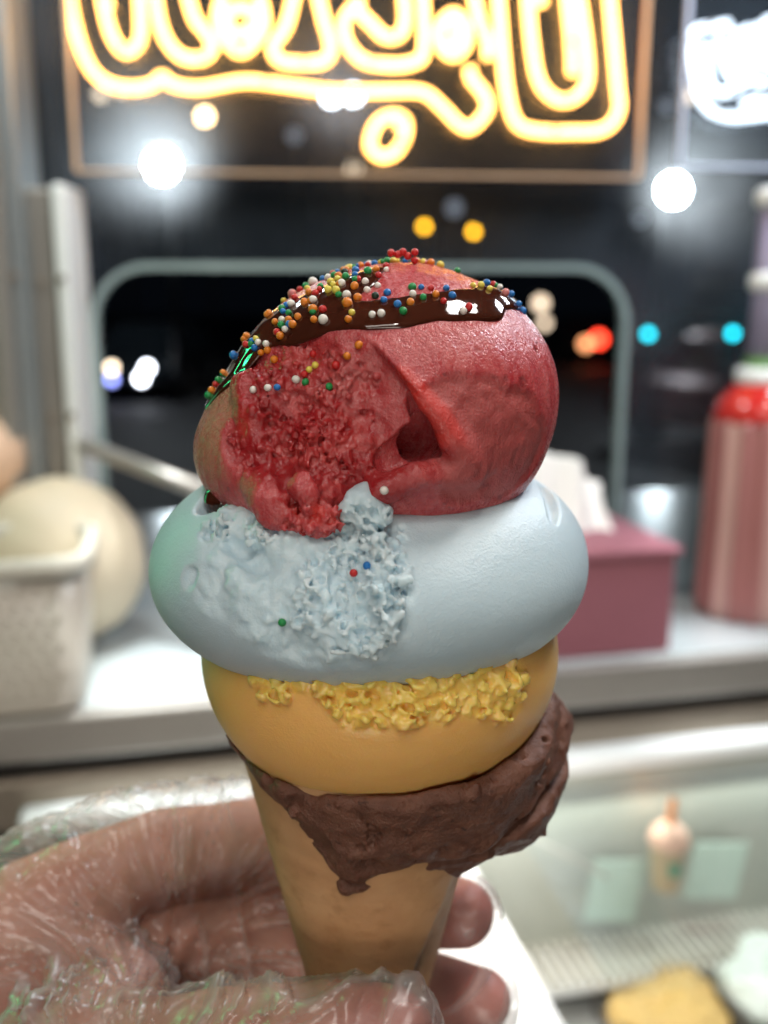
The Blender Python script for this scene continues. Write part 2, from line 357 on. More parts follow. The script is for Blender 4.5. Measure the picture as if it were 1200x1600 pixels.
# ------------------------------------------------------------------ volume sculpting (millimetres, local to the cone)
class Grid:
    def __init__(s, lo, hi, h):
        s.lo = np.array(lo, float); s.h = h
        s.n = [int(math.ceil((b - a) / h)) + 1 for a, b in zip(lo, hi)]
        ax = [np.float32(a) + np.arange(n, dtype=np.float32) * np.float32(h) for a, n in zip(lo, s.n)]
        s.ax = ax; s.X = ax[0][:, None, None]; s.Y = ax[1][None, :, None]; s.Z = ax[2][None, None, :]
    def noise(s, scale, seed):
        if not isinstance(scale, (tuple, list)): scale = (scale,) * 3
        rng = np.random.default_rng(seed); I = []; Wt = []; dims = []
        for ax, c in zip(s.ax, scale):
            t = (ax - ax[0]) / c + rng.random(); i = np.floor(t).astype(int); f = (t - i).astype(np.float32)
            I.append(i); Wt.append(((1 - f) ** 3 / 6, (3 * f ** 3 - 6 * f ** 2 + 4) / 6, (-3 * f ** 3 + 3 * f ** 2 + 3 * f + 1) / 6, f ** 3 / 6)); dims.append(i.max() + 4)
        L = rng.uniform(-3.2, 3.2, dims).astype(np.float32)
        L = sum(Wt[2][k] * L[:, :, I[2] + k] for k in range(4))
        L = sum(Wt[1][k][:, None] * L[:, I[1] + k] for k in range(4))
        A = np.zeros(s.n, np.float32)
        for x in range(s.n[0]):                     # slab by slab: stays in the cache
            i = I[0][x]; A[x] = Wt[0][0][x] * L[i] + Wt[0][1][x] * L[i + 1] + Wt[0][2][x] * L[i + 2] + Wt[0][3][x] * L[i + 3]
        return A
    def fbm(s, scale, seed, octv=3, gain=0.55):
        a = 0; amp = 1
        for k in range(octv):
            sc_ = tuple(c / 2.1 ** k for c in scale) if isinstance(scale, (tuple, list)) else scale / 2.1 ** k
            a = a + s.noise(sc_, seed + 17 * k) * np.float32(amp); amp *= gain
        return a
    def ell(s, c, r):
        dx, dy, dz = s.X - c[0], s.Y - c[1], s.Z - c[2]
        k0 = np.sqrt((dx / r[0]) ** 2 + (dy / r[1]) ** 2 + (dz / r[2]) ** 2)
        k1 = np.sqrt((dx / r[0] ** 2) ** 2 + (dy / r[1] ** 2) ** 2 + (dz / r[2] ** 2) ** 2) + 1e-6
        return (k0 * (k0 - 1) / k1).astype(np.float32)
    def sub(s, lo, hi):
        sl = []
        for k in range(3):
            a = max(0, int((lo[k] - s.lo[k]) / s.h)); b = min(s.n[k], int((hi[k] - s.lo[k]) / s.h) + 2)
            sl.append(slice(a, max(a, b)))
        return tuple(sl), s.ax[0][sl[0]][:, None, None], s.ax[1][sl[1]][None, :, None], s.ax[2][sl[2]][None, None, :]
    def mask(s, blobs):
        out = np.zeros(s.n, np.float32)
        for p, r in blobs:
            sl, X, Y, Z = s.sub([q - r for q in p], [q + r for q in p])
            d = np.sqrt((X - p[0]) ** 2 + (Y - p[1]) ** 2 + (Z - p[2]) ** 2) / r
            t = np.clip((1 - d) / 0.55, 0, 1); t = t * t * (3 - 2 * t)
            out[sl] = np.maximum(out[sl], t)
        return out
    def caps(s, pts, rad, margin=8, k=0):
        """chain of tapered capsules"""
        out = np.full(s.n, 60, np.float32)
        for i in range(len(pts) - 1):
            a, b = np.array(pts[i], float), np.array(pts[i + 1], float); ra, rb = rad[i], rad[i + 1]; m = max(ra, rb) + margin
            sl, X, Y, Z = s.sub(np.minimum(a, b) - m, np.maximum(a, b) + m)
            ba = b - a; L2 = ba @ ba + 1e-9
            t = np.clip(((X - a[0]) * ba[0] + (Y - a[1]) * ba[1] + (Z - a[2]) * ba[2]) / L2, 0, 1)
            d = np.sqrt((X - a[0] - t * ba[0]) ** 2 + (Y - a[1] - t * ba[1]) ** 2 + (Z - a[2] - t * ba[2]) ** 2) - (ra + (rb - ra) * t)
            out[sl] = np.minimum(out[sl], d) if k == 0 else smin(out[sl], d, k)
        return out
    def sample(s, A, v):
        t = (v - s.lo) / s.h; i = np.clip(np.floor(t).astype(int), 0, np.array(s.n) - 2); f = (t - i).astype(np.float32)
        o = 0
        for dx in (0, 1):
            for dy in (0, 1):
                for dz in (0, 1):
                    wgt = (f[:, 0] if dx else 1 - f[:, 0]) * (f[:, 1] if dy else 1 - f[:, 1]) * (f[:, 2] if dz else 1 - f[:, 2])
                    o = o + wgt * A[i[:, 0] + dx, i[:, 1] + dy, i[:, 2] + dz]
        return o
    def mesh(s, name, sdf, masks=()):
        g = openvdb.FloatGrid(background=float(3.0))
        g.copyFromArray(np.clip(sdf, -3, 3).astype(np.float32))
        v, q = g.convertToQuads(isovalue=0.0) if True else (None, None)
        v = np.asarray(v, np.float64) * s.h + s.lo; q = np.asarray(q, np.int64)
        a, b, c = v[q[:, 0]], v[q[:, 1]], v[q[:, 2]]
        if np.einsum('ij,ij->i', a, np.cross(b, c)).sum() < 0: q = q[:, ::-1]
        # keep the largest connected body: drop crumbs hanging in the air
        par = np.arange(len(v))
        for _ in range(60):
            mn = par[q].min(1); new = par.copy()
            for k in range(4): np.minimum.at(new, q[:, k], mn)
            new = new[new]
            if (new == par).all(): break
            par = new
        lab = par[q[:, 0]]; u, cnt = np.unique(lab, return_counts=True)
        q = q[np.isin(lab, u[cnt > max(60, cnt.max() * 0.02)])]
        used, inv = np.unique(q.ravel(), return_inverse=True); v = v[used]; q = inv.reshape(-1, 4)
        me = bpy.data.meshes.new(name)
        me.vertices.add(len(v)); me.vertices.foreach_set('co', (v * 0.001).astype(np.float32).ravel())
        me.loops.add(q.size); me.loops.foreach_set('vertex_index', q.astype(np.int32).ravel())
        me.polygons.add(len(q)); me.polygons.foreach_set('loop_start', np.arange(0, q.size, 4, dtype=np.int32))
        me.update(calc_edges=True); me.validate()
        if masks:
            ca = me.color_attributes.new('mask', 'FLOAT_COLOR', 'POINT'); d = np.zeros((len(v), 4), np.float32); d[:, 3] = 1
            if len(masks) > 3: d[:, 3] = 0
            for k, mk in enumerate(masks):
                if mk is not None: d[:, k] = np.clip(s.sample(mk, v), 0, 1)
            ca.data.foreach_set('color', d.ravel())
        return me
def smin(a, b, k):
    h = np.clip(0.5 + 0.5 * (b - a) / k, 0, 1); return b + (a - b) * h - k * h * (1 - h)
def smax(a, b, k): return -smin(-a, -b, k)

def crumbs(g, s, mk, n, rmin, rmax, seed, k=0.25, pits=False, thr=0.45, sink=0.25):
    """angular grains stuck on (or broken out of) the surface where the mask says so"""
    rng = np.random.default_rng(seed)
    ix = np.argwhere((np.abs(s) < g.h * 0.8) & (mk > thr))
    if len(ix) == 0: return s
    ix = ix[rng.integers(0, len(ix), n)]
    for q in ix:
        p = g.lo + (q + rng.uniform(-.5, .5, 3)) * g.h; r = rmin + (rmax - rmin) * rng.random() ** 2.2
        m = r * 1.5 + 0.5
        sl, X, Y, Z = g.sub(p - m, p + m)
        X = X - p[0]; Y = Y - p[1]; Z = Z - p[2]
        d = np.sqrt(X * X + Y * Y + Z * Z) - r * 1.35
        for _ in range(7):
            nv = rng.normal(size=3); nv /= np.linalg.norm(nv)
            d = np.maximum(d, nv[0] * X + nv[1] * Y + nv[2] * Z - r * rng.uniform(.55, 1.0))
        d = d.astype(np.float32)
        s[sl] = smax(s[sl], -d, k) if pits else smin(s[sl], d, k)
    return s

# local frame of the cone: millimetres, origin on its axis at the middle of the blue scoop, z up, y away from the camera
ORG = P(578, 890, 0.178)
CL = (CAM - ORG) * 1000; CL = np.array(CL)
def loc(px, py, d):                                   # d in millimetres
    return np.array((P(px, py, d / 1000) - ORG) * 1000)
def hit(px, py, c, r, out=0.0):
    """point of an ellipsoid seen at a pixel of the photograph (nearest point of its outline if the ray misses)"""
    d = np.array(ray(px, py)); c = np.array(c, float); r = np.array(r, float) + out
    o = (CL - c) / r; e = d / r
    A = e @ e; B = o @ e; Cc = o @ o - 1; D = B * B - A * Cc
    t = (-B - math.sqrt(D)) / A if D > 0 else -B / A
    p = CL + d * t
    if D <= 0: p = c + (p - c) / np.linalg.norm((p - c) / r)
    return p

def surf(g, s, px, py, inset=0.0):
    """first point of the sculpted volume met by the ray through a pixel"""
    d = np.array(ray(px, py)); d = d / np.linalg.norm(d)
    t = np.linspace(100, 240, 900)[:, None]; pts = CL + d * t
    lo = g.lo; hi = g.lo + (np.array(g.n) - 1) * g.h; ok = ((pts > lo) & (pts < hi)).all(1)
    pts = pts[ok]; val = g.sample(s, pts); k = np.argmax(val < 0) if (val < 0).any() else np.argmin(val)
    return pts[k] + d * inset

CONE = tag(empty('ice_cream_cone', ORG + Vector((0, 0, -0.110))), 'wafer cone with four stacked ice cream scoops and rainbow sprinkles', 'ice cream')
BASE = Vector((0, 0, 0.110))
def cone_part(name, me, mat, parent=None):
    o = link(name, me, mat, parent or CONE)
    if parent is None: o.location = BASE
    return o

# ---- wafer cone
def cone_r(z): return 25.9 + (z + 28) * 0.2316
v = []; f = []; NA = 160; zs = np.linspace(-116, -20, 70); seam = lambda z: -0.75 + (z + 60) * 0.017
for side in (0, 1):
    for z in zs:
        for k in range(NA):
            a = -math.pi + 2 * math.pi * k / NA; tt = ((a - seam(z)) % (2 * math.pi)) / (2 * math.pi)
            rr = cone_r(z) - 0.75 + 1.5 * tt + 0.10 * math.sin(z * 1.1 + a * 3) * 0.5 - side * 2.0
            v.append((rr * math.cos(a) * .001, rr * math.sin(a) * .001, z * .001))
nz = len(zs); off = nz * NA
for side in (0, 1):
    for i in range(nz - 1):
        for k in range(NA):
            a = side * off + i * NA + k; b = side * off + i * NA + (k + 1) % NA
            q = (a, b, b + NA, a + NA); f.append(q if side == 0 else q[::-1])
for k in range(NA):
    a = (nz - 1) * NA + k; b = (nz - 1) * NA + (k + 1) % NA; f.append((a, b, b + off, a + off))
f.append(tuple(range(NA))[::-1])
cone_part('wafer_cone', pydata('wafer_cone', v, f), wafer_mat())

# ---- yellow scoop
YC, YR = (1.5, 0, -15.5), (33.2, 32, 27.5)
g = Grid((-35, -35, -45), (37, 35, 6), 0.38)
s = g.ell(YC, YR) + g.noise(22, 5) * 0.35
cr = [(390, 1018, 3), (412, 1040, 3.5), (432, 1062, 3.8), (460, 1050, 3), (490, 1052, 2.6), (535, 1075, 4), (548, 1098, 4), (575, 1105, 4), (600, 1085, 4.5), (625, 1100, 3.6),
      (655, 1088, 4.5), (690, 1095, 3.8), (720, 1075, 4), (745, 1090, 3.6), (775, 1080, 4.4), (795, 1098, 3), (800, 1070, 3.8), (680, 1065, 4), (560, 1065, 4), (740, 1060, 4), (620, 1060, 4)]
pts = [(hit(x, y + 2, YC, YR), r) for x, y, r in cr]
mk = g.mask([(p, r + 1.2) for p, r in pts])
s = s - mk * (g.noise(5, 31) * 0.5 - 0.55)
s = crumbs(g, s, mk, 300, 0.4, 1.35, 71, 0.3, thr=0.5)
s = crumbs(g, s, mk, 130, 0.35, 1.1, 72, 0.25, pits=True, thr=0.5)
s = crumbs(g, s, mk, 110, 0.25, 0.7, 73, 0.15, thr=0.5)
cone_part('mango_scoop', g.mesh('mango_scoop', s, (mk,)), mango_mat())
print('yellow')

# ---- chocolate scoop: fills the cone mouth, spills over its front and right side
g = Grid((-36, -42, -80), (50, 34, -8), 0.42)
th = np.arctan2(g.X + 0 * g.Y, -(g.Y + 0 * g.X))                     # 0 towards the camera, + to the right
rho = np.sqrt(g.X ** 2 + g.Y ** 2)
cr_ = 25.9 + (g.Z + 28) * 0.2316
ctl_a = np.array([-180, -130, -95, -70, -48, -32, -20, -12, -5, 3, 12, 22, 34, 48, 62, 80, 100, 130, 180]) * math.pi / 180
ctl_z = np.array([-30, -30, -31.5, -34, -38, -41.5, -45.5, -52.5, -57, -53, -50, -50, -52, -54, -53.5, -50, -44, -34, -30])
ctl_t = np.array([1, 1, 1.5, 1.8, 1.9, 2.0, 2.2, 2.2, 2.2, 2.4, 2.8, 3.4, 4.5, 6, 7.5, 8, 7, 4, 1])
zlow = np.interp(th[:, :, 0], ctl_a, ctl_z)[:, :, None].astype(np.float32); tk = np.interp(th[:, :, 0], ctl_a, ctl_t)[:, :, None].astype(np.float32)
zlow = zlow + g.noise((4.5, 4.5, 400), 3)[:, :, :1] * 1.7 + g.noise((2, 2, 400), 13)[:, :, :1] * 1.0
body = smax(rho - cr_ - tk * np.clip((g.Z - zlow) / 7, 0.35, 1.25), (zlow - g.Z) * 0.8, 1.6)
ztop = np.interp(th[:, :, 0], np.array([-180, -110, -70, -40, 40, 70, 95, 130, 180]) * math.pi / 180, [-22, -22, -26, -31, -31, -27, -24, -22, -22])[:, :, None].astype(np.float32)
body = smax(body, g.Z - ztop, 4)
lob = np.minimum(g.caps([loc(785, 1262, 182), loc(830, 1192, 186), loc(858, 1132, 189)], [8.6, 7.6, 4.6], 12), g.caps([loc(722, 1298, 176), loc(785, 1262, 182)], [5.0, 8.4], 12))
s = smin(body, lob, 6)
s = smin(s, g.caps([loc(541, 1408, 171.4), loc(543, 1378, 169.9), loc(548, 1335, 168.2), loc(575, 1298, 166.5)], [1.2, 1.8, 2.3, 2.8], 8), 3.0)
fb = g.fbm((7, 7, 5), 61, 4, 0.55)
s = s + fb * 0.40 + np.abs(g.noise((6, 6, 3), 66)) * 0.45 - 0.15
s = s + np.clip(g.noise(2.6, 77) - 0.9, 0, 1) * 1.6
# folds
zf = np.interp(th[:, :, 0], np.array([-40, -8, 20, 45, 70, 90]) * math.pi / 180, [-46, -50, -49, -46, -41, -36])[:, :, None].astype(np.float32) + g.noise((6, 6, 400), 4)[:, :, :1] * .8
s = s + (1.2 + 1.6 * np.clip((th - 0.5) * 1.5, 0, 1)) * np.exp(-((g.Z - zf) / 1.0) ** 2) * np.clip((th + 0.5) * 3, 0, 1)
one = np.ones(g.n, np.float32)
s = crumbs(g, s, one, 160, 0.3, 0.9, 81, 0.8)
s = crumbs(g, s, one, 330, 0.25, 0.9, 82, 0.35, pits=True)
s = smax(s, 0.15 - g.ell(YC, YR), 0.3)
cone_part('chocolate_scoop', g.mesh('chocolate_scoop', s), choc_mat())
print('choc')

# ---- blue scoop
BC, BR = (0.0, 0, -0.2), (38.0, 36.0, 18.9)
g = Grid((-42, -40, -24), (42, 39, 25), 0.33)
ang = (g.X / 40)
s = g.ell(BC, BR)
s = smin(s, g.ell((-10, -4, 4), (27, 28, 17)), 8)
s = smin(s, g.ell((14, 4, 5), (24, 26, 15)), 8)
s = s + g.noise(20, 8) * 0.5
BH = lambda x, y: hit(x, y, (0.3, 0, 0), (38.5, 37, 21.5))
rb = [(345, 840, 4), (380, 850, 8), (360, 910, 7), (335, 930, 4), (400, 900, 9), (420, 830, 9), (470, 850, 9), (480, 930, 9), (420, 970, 7), (480, 990, 8), (540, 860, 8),
      (560, 920, 9), (540, 990, 8), (590, 890, 7), (590, 960, 6), (600, 830, 5), (560, 815, 6), (620, 920, 4), (510, 1010, 6), (575, 1005, 5), (370, 800, 6), (310, 905, 3)]
mk = g.mask([(BH(x, y), r) for x, y, r in rb])
fb = g.fbm(6.0, 41, 4, 0.55); bil = np.abs(g.fbm(3.2, 51, 3, 0.6))
s = s + mk * (1.2 + fb * 0.7 - bil * 0.6)
# diagonal step from the middle of the torn patch and the deeper hollow beside it
hol = g.caps([BH(555, 835), BH(530, 900), BH(545, 960), BH(575, 1000)], [2.6, 3.2, 2.8, 2.0], 6)
s = smax(s, -(hol + fb * 0.9 + 0.6), 2.0)
hol2 = g.caps([BH(345, 850) + (0, 0, 1), BH(400, 880), BH(480, 905)], [1.5, 2.4, 1.6], 6)
s = smax(s, -(hol2 + fb * 0.9 + 0.9), 2.5)
rim_ = g.caps([BH(572, 822), BH(598, 860), BH(625, 900), BH(628, 940), BH(605, 985), BH(572, 1022), BH(520, 1020)], [1.6, .9, .7, .7, .8, .9, .7], 6)
s = smin(s, rim_ - fb * 0.7 - 0.1, 1.4)
rim2 = g.caps([BH(330, 800) + (0, 1, 2), BH(360, 830), BH(330, 870), BH(300, 905), BH(300, 940)], [1.8, 1.6, 1.0, .8, .7], 6)
s = smin(s, rim2 - fb * 0.9, 1.8)
crest = g.caps([BH(545, 815) + (0, -1, 2), BH(570, 800) + (0, -1.5, 2.5), BH(592, 815) + (0, -1, 1)], [1.3, 2.1, 1.4], 6)
s = smin(s, crest - fb * 0.8, 1.2)
patch = mk * np.clip(0.55 + g.noise(11, 55) * 0.9, 0, 1)
core = g.mask([(BH(x, y), r) for x, y, r in ((555, 840, 6), (545, 880, 6), (560, 920, 6), (560, 960, 6), (580, 990, 5), (600, 900, 5), (420, 825, 5), (350, 830, 5), (480, 960, 5), (600, 950, 4), (500, 900, 5))])
patch = np.maximum(patch, core * mk)
s = crumbs(g, s, patch, 2300, 0.20, 0.62, 85, 0.18, thr=0.42)
s = crumbs(g, s, core, 260, 0.35, 0.95, 84, 0.18, thr=0.4)
s = crumbs(g, s, patch, 700, 0.25, 0.75, 86, 0.25, pits=True, thr=0.5)
# scoop groove on the right shoulder and the dark pocket on the left
gr = g.caps([surf(g, s, x, y) for x, y in ((836, 738), (848, 752), (858, 772), (864, 795), (864, 812))], [1.2, 1.5, 1.5, 1.3, .8], 5)
s = smax(s, -gr, 0.7)
P0 = surf(g, s, 330, 782)
s = smax(s, -g.caps([P0, P0 + np.array((3, 4, 0))], [3.0, 3.2], 5), 1.0)
BLUE = cone_part('blue_scoop', g.mesh('blue_scoop', s, (mk, None, g.mask([(BH(865, 790), 0.1)]))), blue_mat())
print('blue')

# ---- strawberry scoop
RC, RR = (3.0, 0, 30.0), (30.5, 29, 25.0)
g = Grid((-36, -37, 2), (38, 34, 60), 0.29)
s = g.ell((4, 0, 29.5), (29, 28, 24.5))
s = smin(s, g.ell((-8.5, -2, 23), (22, 25, 16)), 5)
s = smin(s, g.ell((11, 1, 35), (21, 23, 17)), 5)
s = smin(s, g.ell((5, 2, 39), (18, 19, 15.5)), 5)
s = s + g.noise(18, 9) * 0.55
smooth0 = s.copy()
H = lambda x, y, o=0: hit(x, y, RC, RR, o)
rr_ = [(450, 560, 8), (415, 560, 6), (400, 620, 8), (440, 640, 9), (500, 620, 10), (560, 600, 9), (600, 600, 7), (480, 690, 10), (550, 690, 10), (600, 650, 7), (430, 710, 8), (470, 760, 9),
       (520, 790, 7), (560, 750, 7), (615, 722, 5), (640, 705, 3.5), (450, 800, 5), (470, 540, 6), (500, 560, 7), (380, 570, 5), (400, 680, 7), (610, 765, 4), (540, 550, 5), (585, 560, 5)]
mk = g.mask([(H(x, y), r) for x, y, r in rr_])
fz = g.mask([(H(x, y), r) for x, y, r in ((690, 630, 5), (720, 650, 9), (760, 660, 10), (790, 690, 11), (760, 720, 10), (810, 670, 9), (825, 710, 9), (720, 700, 7), (800, 735, 9), (740, 745, 8))])
# the torn face stops at a cliff: a cut running from the upper middle down to the right
A_, B_ = H(622, 583), H(737, 730); nrm_ = np.cross(A_ - CL, B_ - CL); nrm_ /= np.linalg.norm(nrm_)
if (H(760, 640) - A_) @ nrm_ < 0: nrm_ = -nrm_
side = (g.X - A_[0]) * nrm_[0] + (g.Y - A_[1]) * nrm_[1] + (g.Z - A_[2]) * nrm_[2] + g.noise(7, 141) * 0.5
left_of = np.clip(0.5 - side / 0.9, 0, 1); left_of = left_of * left_of * (3 - 2 * left_of)
mk = np.maximum(mk, g.mask([(H(x, y), r) for x, y, r in ((640, 640, 6), (655, 670, 6), (670, 700, 5))])) * left_of
deep = g.mask([(H(x, y), r) for x, y, r in ((640, 650, 9), (650, 690, 9), (610, 690, 11), (560, 665, 11), (500, 690, 9), (450, 650, 8), (450, 720, 8), (470, 580, 7))]) * left_of
fb = g.fbm(8.0, 91, 5, 0.50); bil = np.abs(g.fbm(4.0, 101, 3, 0.6)); fine = g.fbm(1.9, 111, 2, 0.6)
stk = g.noise((1.6, 1.6, 22), 121)
s = s + (1 - mk) * (1 - fz) * stk * 0.10
fz = np.clip((fz - 0.3) * 2.2, 0, 1) * np.clip(1 - 2 * mk, 0, 1)
s = s + fz * (0.55 + fine * 0.16)
s = s + mk * (1.7 + fb * 1.7 - bil * 0.9 + fine * 0.22) + deep * 2.2
# big hollows of the torn face
def carve(s, pts, rad, wob=0.9, k=1.8):
    c = g.caps(pts, rad, 7); return smax(s, -(c + fb * wob), k)
s = carve(s, [H(672, 668) + (0, 3, 0), H(650, 695) + (0, 4, 0), H(612, 722) + (0, 3.5, 0)], [2.6, 3.4, 2.2], 1.2, 1.0)
s = carve(s, [H(655, 690) + (0, 9, 0), H(630, 690) + (0, 12, 2)], [4.2, 4.0], 0.5, 1.0)
s = carve(s, [H(420, 660), H(445, 700)], [3.4, 2.2])
s = carve(s, [H(437, 712), H(446, 730) + (0, 0.5, 0), H(456, 752) + (0, .5, 0)], [1.6, 2.4, 1.8], 0.6)
s = carve(s, [H(500, 545), H(470, 540), H(445, 520)], [2.0, 2.4, 1.8], 0.5)
s = carve(s, [H(455, 575), H(470, 590)], [1.6, 1.4], 0.5)
s = carve(s, [H(515, 725), H(535, 745), H(560, 760)], [1.4, 1.6, 1.2], 0.6)
s = carve(s, [H(535, 780), H(575, 755)], [1.2, 1.2], 0.5)
s = carve(s, [H(560, 640), H(600, 620)], [1.4, 1.2], 0.6)
s = carve(s, [H(636, 612) + (0, 4, 0), H(662, 645) + (0, 5, 0), H(690, 692) + (0, 5, 0), H(702, 715) + (0, 4, 0)], [1.6, 2.8, 3.2, 2.0], 0.6, 0.8)
patch = mk * np.clip(0.5 + g.noise(9, 56) * 0.9, 0, 1)
s = crumbs(g, s, patch, 2600, 0.18, 0.55, 95, 0.16, thr=0.45)
s = crumbs(g, s, patch, 50, 0.5, 0.9, 94, 0.2, thr=0.5)
s = crumbs(g, s, mk, 260, 0.25, 0.8, 96, 0.2, pits=True, thr=0.55)
lipm = np.zeros(g.n, np.float32)
# lips and flaps
def lip(s, pts, rad, wob=0.35, k=2.2):
    global lipm
    c = g.caps(pts, rad, 6); lipm = np.maximum(lipm, np.clip(0.8 - c / 0.9, 0, 1) * (c < 5)); return smin(s, c + fb * wob, k)
s = lip(s, [H(630, 588, -1.9), H(654, 618, -1.6), H(682, 650, -1.5), H(704, 685, -1.5), H(730, 718, -1.4), H(742, 728, -1.8)], [1.3, 1.7, 1.9, 2.0, 1.8, 1.0], 0.4, 2.5)
s = lip(s, [H(378, 600, -1.3), H(388, 650, -1), H(398, 700, -.9), H(402, 745, -.8)], [1.2, 1.5, 1.7, 1.7], 0.5)
s = lip(s, [H(398, 740, -.8), H(412, 775, -.4), H(440, 800, -.2), H(480, 818, 0), H(512, 822, 0)], [2.0, 2.3, 2.4, 2.3, 2.0], 0.6)
s = lip(s, [H(475, 745, -1), H(490, 780, -.3), H(505, 812, -.2)], [1.4, 2.0, 2.2], 0.6)
s = lip(s, [H(560, 790, -.8), H(600, 765, -.9), H(650, 742, -1.2), H(700, 742, -1.5), H(735, 745, -1.6)], [1.5, 1.8, 1.6, 1.3, 1.0], 0.6)
s = lip(s, [loc(398, 752, 152), loc(412, 776, 150.5), loc(440, 800, 149), loc(478, 815, 147.5), loc(512, 820, 147), loc(528, 806, 146)], [1.4, 1.6, 1.7, 1.6, 1.4, 0.9], 1.1, 1.8)
s = lip(s, [loc(470, 762, 146), loc(488, 790, 146.5), loc(506, 814, 147)], [1.0, 1.4, 1.5], 1.0, 1.6)
s = smin(s, g.caps([loc(430, 770, 156), loc(500, 788, 154)], [4.5, 5.0], 6) + fb * 0.8, 2)
s = crumbs(g, s, np.clip(lipm, 0, 1) * (g.Z < 22) * (g.X < 0), 200, 0.25, 0.8, 99, 0.25, thr=0.4)
s = crumbs(g, s, np.clip(lipm, 0, 1) * (g.Z < 22) * (g.X < 0), 90, 0.25, 0.8, 100, 0.25, pits=True, thr=0.4)
lipm = lipm * np.clip(fb * 0.6 + 0.75, 0, 1)
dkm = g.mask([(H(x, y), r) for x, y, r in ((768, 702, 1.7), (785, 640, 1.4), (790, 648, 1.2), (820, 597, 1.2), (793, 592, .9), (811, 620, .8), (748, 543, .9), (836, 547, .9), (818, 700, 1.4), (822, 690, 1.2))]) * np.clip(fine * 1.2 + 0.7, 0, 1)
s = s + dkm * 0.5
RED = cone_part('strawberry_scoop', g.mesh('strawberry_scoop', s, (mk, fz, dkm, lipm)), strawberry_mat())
print('red')

# ---- chocolate sauce over the strawberry scoop
SH = lambda x, y: hit(x, y, RC, RR)
band = g.caps([SH(815, 455) + (4, 14, 0), SH(800, 462), SH(755, 470), SH(690, 472), SH(630, 476), SH(570, 480), SH(510, 478), SH(465, 482)], [5.0, 4.4, 4.4, 4.2, 3.8, 4.2, 4.6, 4.6], 8)
top = g.caps([SH(465, 490), SH(500, 455), SH(550, 432), SH(590, 415)], [4.2, 5.0, 4.0, 2.5], 8)
left = g.caps([SH(470, 485), SH(430, 505), SH(395, 530), SH(368, 565), SH(340, 600), SH(322, 630)], [4.0, 3.4, 2.6, 2.8, 3.0, 2.0], 8)
left2 = g.caps([SH(440, 470), SH(390, 520), SH(345, 570), SH(312, 620), SH(303, 660)], [4, 3.6, 3, 2.5, 1.2], 8)
reg = smin(smin(band, top, 3), smin(left, left2, 3), 3) + g.noise(5, 131) * 0.7 + g.noise(10, 132) * 0.8 + 0.5
thick = 0.16 + 0.5 * np.clip(-reg / 4.0, 0, 1) + g.noise(6, 133) * 0.25
ss = smax(smin(smooth0, s, 0.5) - thick, reg + g.noise(3, 134) * 0.35, 0.7)
cone_part('chocolate_sauce', g.mesh('chocolate_sauce', ss), sauce_mat(), RED)
sauce = bpy.data.objects['chocolate_sauce']
# a little pool of sauce in the pocket of the blue scoop
p0 = P0
g2 = Grid(p0 - 6, p0 + 6, 0.3)
pool = cone_part('sauce_pool', g2.mesh('sauce_pool', g2.ell(p0 + np.array((1.6, 2.4, -.6)), (3.6, 3.0, 3.2)) + g2.noise(3, 4) * 0.25), sauce.data.materials[0], BLUE)

# ---- sprinkles
dg = None
def bvh_of(*obs):
    vs = []; fs = []
    for o in obs:
        me = o.data; n = len(vs); a = np.empty(len(me.vertices) * 3, np.float32); me.vertices.foreach_get('co', a)
        vs += [tuple(x) for x in a.reshape(-1, 3)]
        ix = np.empty(len(me.loops), np.int32); me.loops.foreach_get('vertex_index', ix); fs += [tuple(int(k) for k in x) for x in (ix.reshape(-1, 4) + n)]
    return BVHTree.FromPolygons(vs, fs)
tr_red = bvh_of(RED, sauce); tr_blue = bvh_of(BLUE)
SPC = dict(y=(0.80, 0.66, 0.10), g=(0.015, 0.28, 0.07), b=(0.012, 0.17, 0.52), r=(0.55, 0.018, 0.018), w=(0.82, 0.78, 0.72), o=(0.75, 0.22, 0.015), p=(0.66, 0.22, 0.22), k=(0.008, 0.03, 0.015))
SPM = {k: simple('sprinkle_' + n, SPC[k], 0.30, 0, 0.05, 900, 0.00006) for k, n in dict(y='yellow', g='green', b='blue', r='red', w='white', o='orange', p='pink', k='dark').items()}
SPME = {}
for k in SPC:
    bm = bmesh.new(); bmesh.ops.create_icosphere(bm, subdivisions=2, radius=1.0); SPME[k] = bm_mesh('sprinkle', bm); SPME[k].materials.append(SPM[k])
    SPME[k].polygons.foreach_set('use_smooth', np.ones(len(SPME[k].polygons), bool))
